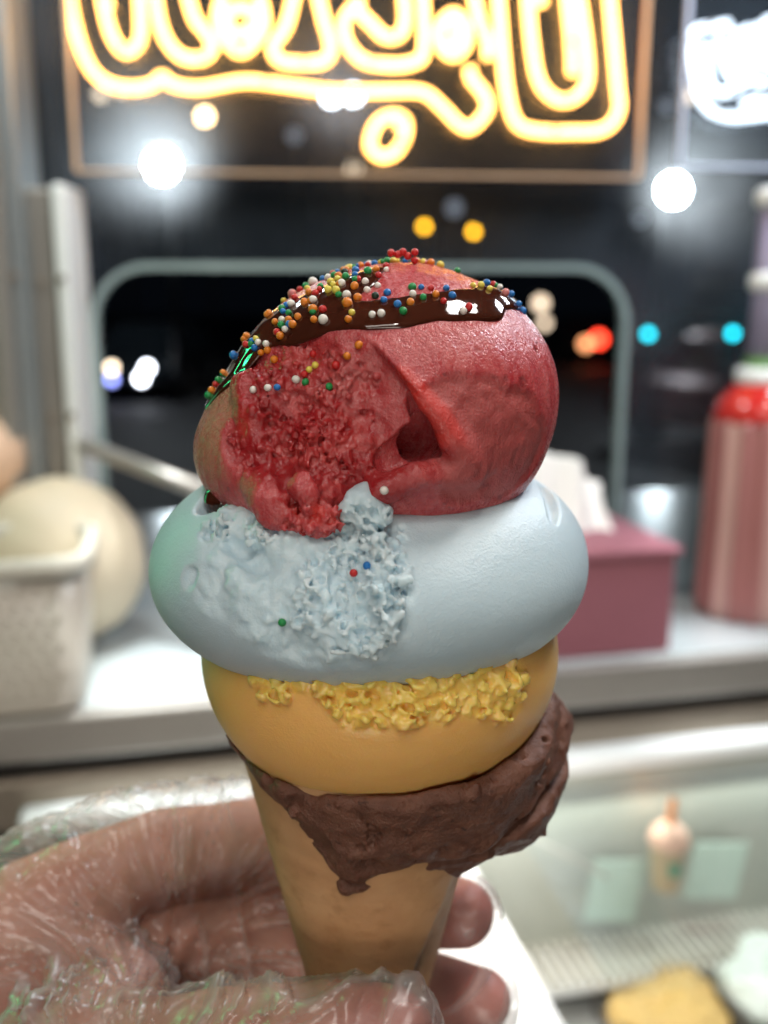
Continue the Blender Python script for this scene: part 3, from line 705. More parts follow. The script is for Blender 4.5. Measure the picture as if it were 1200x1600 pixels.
lists = [
 (480, 370, 6, "o 320 240,b 266 288,y 385 293,g 425 255,g 375 250,r 237 333,g 258 373,b 145 395,w 200 395,W 62 440,g 130 475,y 225 435,y 248 462,y 290 408,k 355 345,g 365 383,r 320 443,y 200 508,y 275 512,g 297 550,w 372 557,r 80 540,o 20 530,w 60 603,O 60 690,r 150 690,o 68 782,W 158 785,O 380 635,o 475 583,y 422 717,o 390 780,w 610 738,w 695 727,b 720 602,b 753 535,o 445 472,r 478 405,w 545 427,w 556 498,w 662 467,b 455 325,b 450 365,b 480 265,y 560 325,b 550 240,b 595 205,b 630 240,r 570 275,o 645 315,r 665 370,r 740 285,w 748 322,g 705 243,y 678 185,w 568 187,g 750 192,o 490 195,y 805 175,r 803 220,y 835 200,b 918 222,y 1030 180,o 1030 218,y 1097 172,o 1165 195,p 1097 238,g 983 483,b 1068 482,r 1160 490,w 990 548,g 1087 577,o 967 623,b 847 643,g 898 705,k 640 565"),
 (640, 370, 6, "o 245 550,r 315 612,b 340 495,b 397 560,y 295 248,g 460 280,y 590 468,y 667 463,y 747 495,y 730 392,b 722 425,r 785 445,w 845 470,p 890 535,b 945 545,b 1012 635,b 1047 690,w 497 703,r 550 668,g 815 425"),
 (380, 420, 7.5, "o 305 525,P 560 270,r 670 255,y 758 240,w 570 420,b 512 440,b 475 510,g 540 525,o 725 405,o 540 605,o 650 570,w 460 605,g 455 665,o 590 660,b 545 655,w 500 715,r 405 750,o 447 790,o 380 630,g 740 210,r 610 350"),
 (300, 500, 7.5, "o 635 178,b 715 255,r 640 292,b 745 330,o 810 380,o 885 340,w 880 285,w 785 268,o 968 470,b 425 375,o 275 560,g 215 635,r 190 695,o 145 770,g 140 850,w 727 815,w 895 800,b 1010 780,g 300 590,o 560 190"),
 (420, 500, 6.667, "o 945 262,o 813 380,r 470 360,y 425 515,y 490 475,r 370 572,w 293 613,g 385 650,g 630 690,r 710 475"),
 (0, 0, 1, "w 600 766"),
]
dirs = []
def drop(px, py, col, tree, parent, rad, name='sprinkle', lift=0.40):
    d = Vector(ray(px, py)).normalized(); o = Vector(CL * 0.001)
    h = tree.ray_cast(o, d)
    if h[0] is None:
        # just past the outline: rest it on the nearest surface beside the ray
        best = None
        for t in np.linspace(0.11, 0.20, 40):
            q = o + d * t; nr = tree.find_nearest(q)
            if nr[0] is not None and (best is None or nr[3] < best[3]): best = nr
        if best is None or best[3] > 0.004: return
        co, nn = best[0], best[1]
    else: co, nn = h[0], h[1]
    ob = bpy.data.objects.new(name, SPME[col]); COL.objects.link(ob); ob.parent = parent
    ob.location = co + nn * rad * lift
    q = rad * (1 + random.uniform(-.06, .06))
    ob.scale = (q * random.uniform(.94, 1.06), q * random.uniform(.94, 1.06), q * random.uniform(.92, 1.05))
    ob.rotation_euler = (random.uniform(0, 6), random.uniform(0, 6), random.uniform(0, 6))
    return ob
for ox, oy, scl, txt in lists:
    for it in txt.split(','):
        c, x, y = it.split(); big = c.isupper()
        drop(ox + float(x) / scl, oy + float(y) / scl, c.lower(), tr_red, RED, 0.00084 if big else random.uniform(.54, .72) * .001)
rs = random.Random(11)
for _ in range(18):
    t = rs.random(); x = 402 + 190 * t + rs.uniform(-14, 14); y = 520 - 112 * t + rs.uniform(-20, 22)
    drop(x, y, rs.choice('oowwbbggryyrp'), tr_red, RED, rs.uniform(.50, .70) * .001)
for (x, y) in ((845, 105), (905, 92), (965, 88), (930, 130), (965, 170), (880, 120)):
    p = H(480 + x / 6, 400); q = p + np.array(((x - 905) / 6 * 0.1, 0, 1.2 + (150 - y) / 6 * 0.1))
    ob = bpy.data.objects.new('sprinkle', SPME['r']); COL.objects.link(ob); ob.parent = RED
    nr = tr_red.find_nearest(Vector(p * 0.001)); ob.location = nr[0] + Vector(((x - 905) / 6 * .0001, 0, .0009 + (150 - y) / 6 * .0001)); ob.scale = (.00068,) * 3
for px, py, c in ((554, 895, 'r'), (573, 886, 'b'), (441, 972, 'g')): drop(px, py, c, tr_blue, BLUE, .00068)
print('sprinkles')

# ------------------------------------------------------------------ hand in a clear glove
PER = tag(empty('person', ORG), 'hand in a clear plastic glove gripping the wafer cone', 'person')
idx = [loc(40, 1440, 205), loc(250, 1338, 214), loc(400, 1316, 222), loc(585, 1385, 223), loc(690, 1423, 211), loc(722, 1428, 205)]
mid = [loc(30, 1560, 208), loc(240, 1470, 214), loc(400, 1456, 221), loc(600, 1518, 226), loc(715, 1558, 211), loc(750, 1564, 205)]
rng_ = [loc(40, 1680, 214), loc(260, 1580, 228), loc(410, 1570, 234), loc(610, 1640, 230), loc(740, 1690, 212)]
thb = [loc(-80, 1770, 188), loc(120, 1700, 180), loc(330, 1645, 174), loc(520, 1622, 168), loc(608, 1614, 167)]
rad_i = [12.5, 10.2, 9.8, 8.8, 7.6, 6.8]; rad_m = [13, 10.2, 9.8, 8.8, 7.4, 6.6]; rad_r = [13, 11, 10, 9, 7.5]; rad_t = [16, 13, 10.6, 9.2, 7.8]
g = Grid((-118, -50, -142), (50, 72, -22), 0.9)
palm = [loc(-80, 1640, 205), loc(60, 1560, 205)]
def hand_sdf(grow, k):
    a = g.caps(idx, [r + grow for r in rad_i], 16); b = g.caps(mid, [r + grow for r in rad_m], 16)
    c = g.caps(rng_, [r + grow for r in rad_r], 16); t = g.caps(thb, [r + grow for r in rad_t], 16)
    pl = g.caps([loc(-160, 1760, 205), loc(-20, 1590, 205), loc(70, 1560, 208)], [24 + grow, 20 + grow, 14 + grow], 20)
    web = g.caps([loc(60, 1480, 205), loc(190, 1545, 192), loc(130, 1640, 180)], [11 + grow, 8 + grow, 11 + grow], 16)
    s = smin(smin(a, b, k), c, k); s = smin(s, smin(pl, web, 8), 8); return smin(s, t, k + 2)
s = hand_sdf(0, 1.0)
# joint creases
for pts_ in (idx, mid):
    for j in (1, 2, 4):
        p = pts_[j]; s = s - np.clip(1 - np.sqrt((g.X - p[0]) ** 2 + (g.Y - p[1]) ** 2 + (g.Z - p[2]) ** 2) / 13, 0, 1) * 0.9
s = s + g.noise(9, 201) * 0.35
tipm = g.mask([(idx[-1], 14), (mid[-1], 14), (thb[-1], 16)])
# thumb nail
nail = g.mask([(loc(606, 1590, 158), 4.5)])
hand = link('hand', g.mesh('hand', s, (tipm, nail)), skin_mat(), PER)
# glove: looser, creased film
g = Grid((-118, -50, -142), (50, 72, -22), 0.66)
gs = hand_sdf(1.1, 8.0)
gs = smin(gs, g.caps([loc(20, 1410, 205), loc(180, 1325, 208), loc(330, 1285, 214), loc(395, 1275, 220)], [13, 10.5, 8.5, 8], 14), 8)
gs = gs - g.noise(22, 209) * 0.9
pre = g.mesh('pre', gs); pv = np.empty(len(pre.vertices) * 3, np.float32); pre.vertices.foreach_get('co', pv)
pi = np.empty(len(pre.loops), np.int32); pre.loops.foreach_get('vertex_index', pi)
gtree = BVHTree.FromPolygons([tuple(x) for x in pv.reshape(-1, 3).tolist()], pi.reshape(-1, 4).tolist()); bpy.data.meshes.remove(pre)
def on_glove(pts):
    out = []
    for x, y in spline(pts, 4):
        h = gtree.ray_cast(Vector(CL * .001), Vector(ray(x, y)).normalized())
        if h[0] is not None: out.append(np.array(h[0] * 1000))
    return out
folds = [([(225, 1600), (150, 1510), (80, 1430), (10, 1370)], 1.5), ([(230, 1590), (180, 1480), (130, 1390), (110, 1310)], 1.6), ([(235, 1590), (215, 1480), (190, 1380), (180, 1300)], 1.4),
         ([(240, 1580), (250, 1480), (262, 1380), (255, 1290)], 1.7), ([(245, 1590), (285, 1480), (300, 1400), (290, 1310)], 1.2), ([(225, 1595), (110, 1540), (40, 1500), (-20, 1450)], 1.6),
         ([(220, 1600), (120, 1575), (20, 1560), (-30, 1545)], 1.3), ([(20, 1400), (70, 1345), (120, 1320)], 1.2), ([(120, 1345), (150, 1310), (165, 1290)], 1.0), ([(330, 1270), (345, 1330), (340, 1400)], 1.1),
         ([(290, 1520), (370, 1500), (455, 1480)], 1.5), ([(300, 1545), (390, 1530), (470, 1520)], 1.2), ([(540, 1600), (545, 1560), (560, 1520), (580, 1512)], 1.3), ([(625, 1520), (650, 1540), (668, 1590)], 1.4),
         ([(590, 1520), (620, 1535), (640, 1525)], 1.2), ([(200, 1600), (160, 1560), (60, 1480), (0, 1420)], 1.0), ([(60, 1600), (30, 1540), (0, 1490)], 1.5), ([(420, 1600), (440, 1560), (430, 1530)], 1.0), ([(300, 1440), (270, 1500), (240, 1560)], 1.2),
         ([(380, 1250), (340, 1255), (290, 1275), (240, 1290)], 1.3), ([(700, 1395), (730, 1385), (765, 1410)], 0.9)]
for pts_, r_ in folds:
    q = on_glove(pts_)
    if len(q) > 2:
        n_ = len(q); gs = smin(gs, g.caps(q, [max(.25, r_ * math.sin(math.pi * (0.12 + 0.8 * i / n_))) for i in range(n_)], 6), 1.6)
ctr = loc(228, 1600, 182)
tha = np.arctan2(g.Z - ctr[2] + 0 * g.X, g.X - ctr[0] + 0 * g.Z) + g.noise(24, 210) * 0.10
rg5 = np.random.default_rng(5); kv = rg5.uniform(-1, 1, 120)
rad1 = np.interp(tha, np.linspace(-3.6, 3.6, 120), kv).astype(np.float32)
dist = np.sqrt((g.X - ctr[0]) ** 2 + (g.Z - ctr[2]) ** 2 + 0 * g.Y)
fall = np.clip(1 - np.abs(dist - 24) / 34, 0, 1)
ridge = lambda n: 1 - np.minimum(np.abs(n), 1)
c1 = ridge(rad1 * 1.8) ** 2 * fall; c2 = ridge(g.noise((7, 7, 13), 211) * 1.5) ** 2; c3 = ridge(g.noise((3.6, 3.6, 5.5), 212) * 1.5) ** 2
gs = gs - c1 * 1.6 - c2 * 1.05 - c3 * 0.16 + 0.5
gs = np.minimum(gs, hand_sdf(0.35, 2.0))
milk = np.clip(np.maximum(c1, c2 * 0.8) * 1.3 - 0.35, 0, 1) * np.clip(0.5 + g.noise(14, 213) * .7, 0, 1)
# keep film clear of the wafer
conesdf = np.sqrt(g.X ** 2 + g.Y ** 2) - (25.9 + (g.Z + 28) * 0.2316) - 0.8
gs = smax(gs, -conesdf, 1.5)
glove = link('plastic_glove', g.mesh('plastic_glove', gs, (milk,)), film_mat(), PER)
tag(glove, 'thin clear crumpled plastic glove')
print('hand')

# ------------------------------------------------------------------ counter
CZ = 1.15; CY = R(13)
cu = Vector((math.cos(CY), math.sin(CY), 0)); cv = Vector((-math.sin(CY), math.cos(CY), 0))
e0 = on_z(600, 1062, CZ)                                  # front edge of the top
cnt = tag(empty('counter', e0, CY), 'pale shiny serving counter with steel front lip below the window', 'counter')
box('counter_top', (0, 0.30, -0.010), (2.4, 0.60, 0.020), M['counter'], cnt, 0.003)
box('front_lip', (0, -0.006, -0.016), (2.4, 0.012, 0.030), M['steel'], cnt, 0.003)
box('shadow_gap', (0, 0.012, -0.036), (2.4, 0.012, 0.010), M['black'], cnt, 0)
box('front_panel', (0, -0.004, -0.060), (2.4, 0.014, 0.036), M['steel_dark'], cnt, 0.003)
box('plinth', (0, 0.016, -0.095), (2.4, 0.012, 0.034), M['black'], cnt, 0.001)
def on_counter(px, py):
    return on_z(px, py, CZ + 0.0005)

# ------------------------------------------------------------------ serving window: pane with a rounded opening
GP = Plane(0.80, R(5))
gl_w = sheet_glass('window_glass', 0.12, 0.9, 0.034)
pu0, pz1 = GP.at(-260, -180); pu1, _ = GP.at(1500, 0); pz0 = CZ - 0.03
ul, zt = GP.at(143, 416); ur, _ = GP.at(980, 416); zb = CZ + 0.012
def rrect(u0, u1, z0, z1, r, n=10):
    out = []
    for (cx, cz, a0) in ((u1 - r, z1 - r, 0), (u0 + r, z1 - r, 90), (u0 + .02, z0 + .02, 180), (u1 - .02, z0 + .02, 270)):
        rr = r if a0 < 180 else .02
        for k in range(n + 1):
            a = R(a0 + 90 * k / n); out.append((cx + rr * math.cos(a), cz + rr * math.sin(a)))
    return out
win = tag(empty('serving_window', GP.o), 'window pane with rounded serving opening above the counter', 'window')
rad = 0.045
inner = rrect(ul, ur, zb, zt, rad)
# pane: join outer rectangle to the opening outline
outer = []
cx, cz = (ul + ur) / 2, (zb + zt) / 2
def to_rect(u, z):
    du, dz = u - cx, z - cz; t = 1e9
    if du > 1e-9: t = min(t, (pu1 - cx) / du)
    if du < -1e-9: t = min(t, (pu0 - cx) / du)
    if dz > 1e-9: t = min(t, (pz1 - cz) / dz)
    if dz < -1e-9: t = min(t, (pz0 - cz) / dz)
    return (cx + du * t, cz + dz * t)
n = len(inner); vv = []; ff = []
W = lambda u, z, off=0: GP.w(u, z, off) - GP.o
ins = inner + [None]
allin = []
corners = [(pu1, pz1), (pu0, pz1), (pu0, pz0), (pu1, pz0)]
for u, z in inner: allin.append(((u, z), to_rect(u, z)))
# insert rectangle corners as extra outline samples
for c in corners:
    a = math.atan2(c[1] - cz, c[0] - cx)
    best = min(inner, key=lambda q: abs(math.atan2(math.sin(math.atan2(q[1] - cz, q[0] - cx) - a), math.cos(math.atan2(q[1] - cz, q[0] - cx) - a))))
    for i, (p_, o_) in enumerate(allin):
        if p_ == best: allin[i] = (p_, c)
for p_, o_ in allin: vv.append(W(*p_)); vv.append(W(*o_))
for i in range(n):
    j = (i + 1) % n; ff.append((2 * i, 2 * i + 1, 2 * j + 1, 2 * j))
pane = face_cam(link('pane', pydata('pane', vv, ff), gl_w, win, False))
# trim around the opening (top and sides): flat strip with depth
path = inner[:11 * 2]; path = [(ur, zb)] + path + [(ul, zb)]
tw, td = 0.0027, 0.006
vv = []; ff = []
for i, (u, z) in enumerate(path):
    a = path[max(0, i - 1)]; b = path[min(len(path) - 1, i + 1)]; t = Vector((b[0] - a[0], b[1] - a[1])).normalized(); nn = Vector((-t.y, t.x))
    for (sn, of) in ((-1, td), (1, td), (1, -td), (-1, -td)): vv.append(W(u + nn.x * tw * sn, z + nn.y * tw * sn, of))
for i in range(len(path) - 1):
    for k in range(4):
        a = i * 4 + k; b = i * 4 + (k + 1) % 4; ff.append((a, b, b + 4, a + 4))
ff.append((0, 1, 2, 3)); ff.append(tuple(len(vv) - 4 + k for k in (3, 2, 1, 0)))
link('edge_trim', pydata('edge_trim', vv, ff), M['trim'], win, False)

# ------------------------------------------------------------------ left wall posts
def post(name, x0, x1, ytop, ybot, d, mat, label, depth=0.05):
    a = P(x0, 600, d); b = P(x1, 600, d); zt_ = P(0, ytop, d).z; zb_ = CZ
    c = ((a.x + b.x) / 2, (a.y + b.y) / 2 + depth / 2, (zt_ + zb_) / 2)
    o = tag(empty(name, (c[0], c[1], zb_)), label, 'post', 'metal posts beside the window')
    bm = bmesh.new(); add_box(bm, (0, 0, (zt_ - zb_) / 2), (b.x - a.x, depth, zt_ - zb_), 0.003)
    link('profile', bm_mesh(name, bm), mat, o, False)
    return o, b.x - a.x, zt_ - zb_
for nm, x0, x1, yt, d, mt, lb in (('metal_post', -60, 14, -150, 0.70, 'alu_warm', 'pale metal post at the very left edge of the photo'),
                                  ('metal_post', 22, 52, -150, 0.72, 'alu', 'narrow tall grey metal post at the far left of the window'),
                                  ('metal_post', 58, 96, 300, 0.735, 'alu_warm', 'short warm grey metal post left of the rounded opening'),
                                  ('metal_post', 98, 120, 294, 0.73, 'white', 'short bright white strip post left of the rounded opening')):
    o, wd, ht = post(nm, x0, x1, yt, 900, d, M[mt], lb)
    for k in range(3): box('fixing_screw', (0, -0.026, ht * (0.2 + 0.3 * k)), (0.005, 0.003, 0.005), M['steel_dark'], o, 0.001)
o, wd, ht = post('metal_post', 53, 92, -150, 900, 0.83, M['black'], 'dark tall frame post between the neon sign and the wall')
# leaning steel rail by the left post
a, b = P(85, 678, 0.76), P(320, 768, 0.68)
rl = tag(link('steel_rail', tube_me('steel_rail', [a, a.lerp(b, .3), a.lerp(b, .6), b], 0.006, 10), M['steel']), 'slanting bright steel rail behind the pale melon', 'rail')

# ------------------------------------------------------------------ neon signs
SP = Plane(0.775, R(5))
def neon(name, loc_, label, tubes, mat, r, corners, edge_mat, sp):
    root = tag(empty(name, sp.o), label, 'neon sign')
    (x0, y0), (x1, y1) = corners
    u0, z1 = sp.at(x0, y0); u1, z0 = sp.at(x1, y1)
    L = lambda u, z, off=0: sp.w(u, z, off) - sp.o
    me = pydata('panel', [L(u0, z0), L(u1, z0), L(u1, z1), L(u0, z1)], [(0, 1, 2, 3)])
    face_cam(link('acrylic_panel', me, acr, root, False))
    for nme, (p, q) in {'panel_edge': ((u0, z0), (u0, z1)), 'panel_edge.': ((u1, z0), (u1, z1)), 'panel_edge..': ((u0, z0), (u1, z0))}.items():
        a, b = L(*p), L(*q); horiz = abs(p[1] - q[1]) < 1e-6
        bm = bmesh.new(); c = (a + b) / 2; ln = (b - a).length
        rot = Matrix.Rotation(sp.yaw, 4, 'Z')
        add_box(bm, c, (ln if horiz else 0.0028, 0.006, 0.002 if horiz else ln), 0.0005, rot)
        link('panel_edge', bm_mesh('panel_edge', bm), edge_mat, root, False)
    for pts, closed in tubes:
        sp_ = spline([sp.at(x, y) for x, y in pts], 6, closed)
        pp = [L(q[0], q[1], -0.012) for q in sp_]
        o = link('neon_tube', tube_me('neon_tube', pp, r, 8, closed), mat, root)
        m1 = pp[len(pp) // 2]; m2 = m1 + sp.n * 0.012
        link('standoff', tube_me('standoff', [m1, m2], 0.0015, 6), M['steel'], root)
    return root
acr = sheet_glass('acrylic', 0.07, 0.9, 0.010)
warm = emit('warm_neon', (1.0, 0.45, 0.095), 13.0)
coolw = emit('cool_white_neon', (0.70, 0.84, 1.0), 4.5)
edge_warm = simple('acrylic_edge_warm_glow', (0.70, 0.45, 0.28), 0.3); edge_cool = simple('acrylic_edge_cool_glow', (0.55, 0.6, 0.75), 0.3)  # neon glow on the clear edges is put into these base colours
T = [
 ([(98, -60), (106, 10), (122, 70), (142, 108), (170, 127), (205, 132), (235, 126), (250, 114), (266, 126), (310, 132), (380, 121), (450, 128), (520, 137), (600, 137), (662, 138), (692, 160), (722, 190), (742, 194), (766, 166), (760, 140), (742, 118), (738, 100)], False),
 ([(150, -40), (160, 15), (172, 52), (190, 74), (208, 66), (216, 40), (212, -40)], False),
 ([(158, -20), (164, 4)], False),
 ([(236, -40), (244, 20), (258, 58), (282, 82), (314, 84), (330, 66), (318, 42), (300, 18), (284, -40)], False),
 ([(350, -30), (338, 18), (350, 54), (374, 74), (396, 58), (412, 24), (400, -30)], False),
 ([(352, 18), (372, 4), (396, 14), (388, 40), (364, 44)], True),
 ([(464, -40), (448, 30), (426, 66), (438, 88), (476, 92), (508, 88), (518, 66), (506, 20), (492, -40)], False),
 ([(566, -10), (540, 22), (542, 56), (566, 86), (604, 95), (646, 92), (666, 70), (662, -40)], False),
 ([(560, 8), (584, 32), (604, 50), (628, 46), (636, 18), (630, -40)], False),
 ([(712, 14), (732, 34), (732, 62), (714, 80), (694, 66), (690, 36)], True),
 ([(708, 30), (718, 48), (708, 64)], False),
 ([(742, -40), (752, 20), (766, 52), (768, 84)], False),
 ([(782, -40), (790, 70), (798, 140), (812, 186), (842, 200), (900, 202), (950, 198), (974, 170), (972, 120), (958, -40)], False),
 ([(828, -40), (838, 70), (850, 124), (876, 150), (904, 148), (924, 122), (922, 60), (908, -40)], False),
 ([(846, -40), (852, 0)], False), ([(890, -40), (900, 60), (902, 110)], False),
 ([(590, 190), (612, 176), (634, 182), (636, 206), (620, 234), (596, 240), (580, 222)], True),
 ([(632, 176), (626, 196)], False),
]
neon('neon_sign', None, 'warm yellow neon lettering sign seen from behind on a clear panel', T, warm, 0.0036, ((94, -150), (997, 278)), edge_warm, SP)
SP2 = Plane(0.77, R(5))
T2 = [
 ([(1090, 50), (1102, 38), (1128, 34), (1150, 30)], False), ([(1090, 60), (1100, 130), (1116, 164), (1150, 178), (1190, 176), (1240, 170)], False),
 ([(1112, 60), (1122, 130), (1150, 138), (1180, 120), (1210, 124)], False), ([(1134, 50), (1146, 100), (1158, 118)], False),
 ([(1160, 40), (1168, 90), (1180, 106), (1210, 60), (1212, 20)], False), ([(1176, 34), (1192, 76)], False), ([(1196, 30), (1204, 90), (1240, 100)], False),
 ([(1172, 158), (1200, 150), (1240, 158)], False),
]
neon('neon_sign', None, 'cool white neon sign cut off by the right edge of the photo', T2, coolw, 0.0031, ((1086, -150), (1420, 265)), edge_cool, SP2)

# ------------------------------------------------------------------ things on the counter
# tissue box
bc = on_counter(1046, 1016)
tb = tag(empty('tissue_box', bc, CY), 'dusky pink tissue box with a white tissue standing out', 'tissue box')
bw, bd, bh = 0.155, 0.115, 0.076
bm = bmesh.new(); add_box(bm, (-bw / 2, bd / 2, bh / 2), (bw, bd, bh), 0.0015); link('carton', bm_mesh('carton', bm), M['pink'], tb, False)
bm = bmesh.new(); add_box(bm, (-bw / 2, bd / 2, bh + 0.001), (bw + 0.008, bd + 0.008, 0.006), 0.0015); link('lid', bm_mesh('lid', bm), M['pink'], tb, False)
vv = []; ff = []; nu, nv = 24, 18
for i in range(nu + 1):
    for j in range(nv + 1):
        u = i / nu; t = j / nv
        x = -bw * 0.66 + u * (0.078 + 0.012 * t) + 0.004 * math.sin(9 * u + 3 * t); hgt = 0.082 * min(1, 0.55 + u * 4) * (1 - 0.62 * u) * (1 + 0.06 * math.sin(13 * u))
        y = bd / 2 + 0.016 * math.sin(7 * u + 1.2) * t + 0.030 * t + 0.005 * math.sin(17 * u)
        vv.append((x, y, bh + 0.003 + hgt * t))
for i in range(nu):
    for j in range(nv): a = i * (nv + 1) + j; ff.append((a, a + nv + 1, a + nv + 2, a + 1))
ts = tag(link('tissue', pydata('tissue', vv, ff), M['tissue'], tb), None)
sm = ts.modifiers.new('s', 'SOLIDIFY'); sm.thickness = 0.0006
# white perforated basket
bq = on_counter(146, 1112)
bk = tag(empty('plastic_basket', bq, CY), 'cream plastic basket with a perforated side at the left', 'basket')
def rr_loop(wd, dp, r, n=6):
    out = []
    for (sx, sy, a0) in ((1, 1, 0), (-1, 1, 90), (-1, -1, 180), (1, -1, 270)):
        for k in range(n + 1):
            a = R(a0 + 90 * k / n); out.append((sx * (wd / 2 - r) + r * math.cos(a), sy * (dp / 2 - r) + r * math.sin(a)))
    return out
def loft(name, rings, mat, parent, off, smooth=True, cap=False):
    n = len(rings[0][0]); vv = []; ff = []
    for lp, z in rings:
        for (x, y) in lp: vv.append((x + off[0], y + off[1], z + off[2]))
    for i in range(len(rings) - 1):
        for k in range(n): a = i * n + k; b = i * n + (k + 1) % n; ff.append((a, b, b + n, a + n))
    if cap: ff.append(tuple(range(n))[::-1])
    return link(name, pydata(name, vv, ff), mat, parent, smooth)
bwid, bdep, bhei = 0.17, 0.105, 0.099; off = (-bwid / 2 - 0.001, bdep / 2, 0)
loft('basket_body', [(rr_loop(bwid * .93, bdep * .93, .018), 0), (rr_loop(bwid * .945, bdep * .945, .020), .004), (rr_loop(bwid, bdep, .022), bhei), (rr_loop(bwid * .965, bdep * .965, .02), bhei), (rr_loop(bwid * .92, bdep * .92, .018), 0.005)], M['basket'], bk, off, True, True)
loft('rim', [(rr_loop(bwid + .004, bdep + .004, .023), bhei - .010), (rr_loop(bwid + .010, bdep + .010, .025), bhei - .008), (rr_loop(bwid + .010, bdep + .010, .025), bhei + .001), (rr_loop(bwid + .002, bdep + .002, .022), bhei + .003), (rr_loop(bwid - .006, bdep - .006, .02), bhei - .001)], M['cream'], bk, off)
bm = bmesh.new(); add_box(bm, (0, 0, 0), (0.0048, 0.002, 0.0060), 0.0009); knob = bm_mesh('weave_knob', bm); knob.materials.append(M['basket'])
for r_ in range(8):
    for c_ in range(14):
        o = bpy.data.objects.new('weave_knob', knob); COL.objects.link(o); o.parent = bk
        z = 0.016 + r_ * 0.0092; tw_ = 0.945 + 0.055 * z / bhei
        x = off[0] + (c_ - 6.5) * 0.0098 + (0.0049 if r_ % 2 else 0)
        o.location = (x, off[1] - bdep / 2 * tw_ - 0.0004, z); o.rotation_euler = (0, R(35), 0)
# melons
def melon(name, c, r, mat, label):
    o = tag(empty(name, c), label, 'melon', 'melons behind the basket')
    prof = [(max(0.0005, r * math.cos(a)), r * 0.95 * math.sin(a)) for a in np.linspace(-math.pi / 2, math.pi / 2, 26)]
    link('rind', lathe_me('rind', prof, 64, rib=lambda a, z: 0.008 * math.cos(10 * a)), mat, o)
    link('stem', tube_me('stem', [(0, 0, r * .93), (0.001, 0, r * 1.0), (0.004, 0.001, r * 1.05)], [0.004, 0.003, 0.0035], 8), M['steel_dark'], o)
    o.rotation_euler = (R(75), R(20), R(30))
    return o
mc = P(92, 845, 0.722); mr = 0.0635; mc.z = CZ + mr * 0.99
melon('melon', mc, mr, M['melon'], 'large pale round melon behind the cream basket')
mc2 = mc + Vector((-0.066, 0.010, 0.079)); melon('melon', mc2, 0.040, M['melon2'], 'small tan melon at the left edge, above the pale one')
mc3 = Vector((mc.x - 0.115, mc.y + 0.045, CZ + 0.045)); 
# ribbed red jar with pump neck
jc = on_counter(1196, 978) + Vector((0, 0.04, 0))
jar = tag(empty('syrup_jar', jc), 'tall pink ribbed jar with glossy red shoulder on the right', 'jar')
jr = 0.041
link('ribbed_body', lathe_me('ribbed_body', [(jr * .96, 0), (jr * 1.03, .004), (jr * 1.02, .02), (jr * .98, .08), (jr * .955, .158), (jr * .93, .162)], 96, rib=lambda a, z: 0.05 * math.cos(14 * a)), M['ribbed'], jar)
link('shoulder', lathe_me('shoulder', [(jr * .93, .160), (jr * .95, .165), (jr * .86, .176), (jr * .66, .186), (jr * .5, .192), (jr * .42, .194)], 64), M['redcap'], jar)
link('collar', lathe_me('collar', [(jr * .56, .190), (jr * .58, .193), (jr * .58, .201), (jr * .52, .203)], 48), M['white'], jar)
link('green_ring', lathe_me('green_ring', [(jr * .42, .203), (jr * .43, .205), (jr * .43, .210), (jr * .39, .211)], 48), M['green'], jar)
link('neck', lathe_me('neck', [(jr * .40, .208), (jr * .38, .25), (jr * .36, .33)], 40), M['lilac'], jar)
for z in (.262, .325): link('white_ring', lathe_me('white_ring', [(jr * .36, z), (jr * .46, z + .003), (jr * .46, z + .012), (jr * .36, z + .015)], 40), M['white'], jar)

# ------------------------------------------------------------------ display freezer at the lower right
FZ = CZ - 0.062
f0 = on_z(900, 1192, FZ)
fr = tag(empty('display_freezer', (f0.x, f0.y, FZ), CY), 'white open display freezer with glass front below the counter', 'freezer')
# local axes: x along the counter, y away from the camera, z up
def fpt(px, py, y=None, z=None):
    """freezer-local point seen at a pixel, on the plane y = const or z = const"""
    inv = Matrix.Rotation(-CY, 4, 'Z'); o = inv @ (CAM - fr.location); d = inv @ ray(px, py)
    t = (y - o.y) / d.y if y is not None else (z - o.z) / d.z
    return o + d * t
box('rear_rim', (0.06, 0.010, -0.004), (0.86, 0.022, 0.014), M['white'], fr, 0.004)
wl = fpt(1000, 1450, y=0.0).z
box('rear_wall', (0.10, 0.004, (wl - 0.03) / 2 - 0.012), (0.78, 0.006, abs(wl) + 0.03), M['fwall'], fr, 0.0)
sx = fpt(800, 1400, y=-0.02).x
# white divider running towards the viewer
a = fpt(735, 1420, z=-0.075); b = fpt(770, 1600, z=-0.075)
bm = bmesh.new(); dvec = Vector((b.x - a.x, b.y - a.y, 0)); ln = 0.36; ang_ = math.atan2(dvec.y, dvec.x)
add_box(bm, (0.0, -0.17, 0), (0.050, 0.36, 0.05), 0.006)
dv = link('divider', bm_mesh('divider', bm), M['white'], fr, False); dv.location = (fpt(715, 1420, z=-0.05).x, -0.005, -0.072)
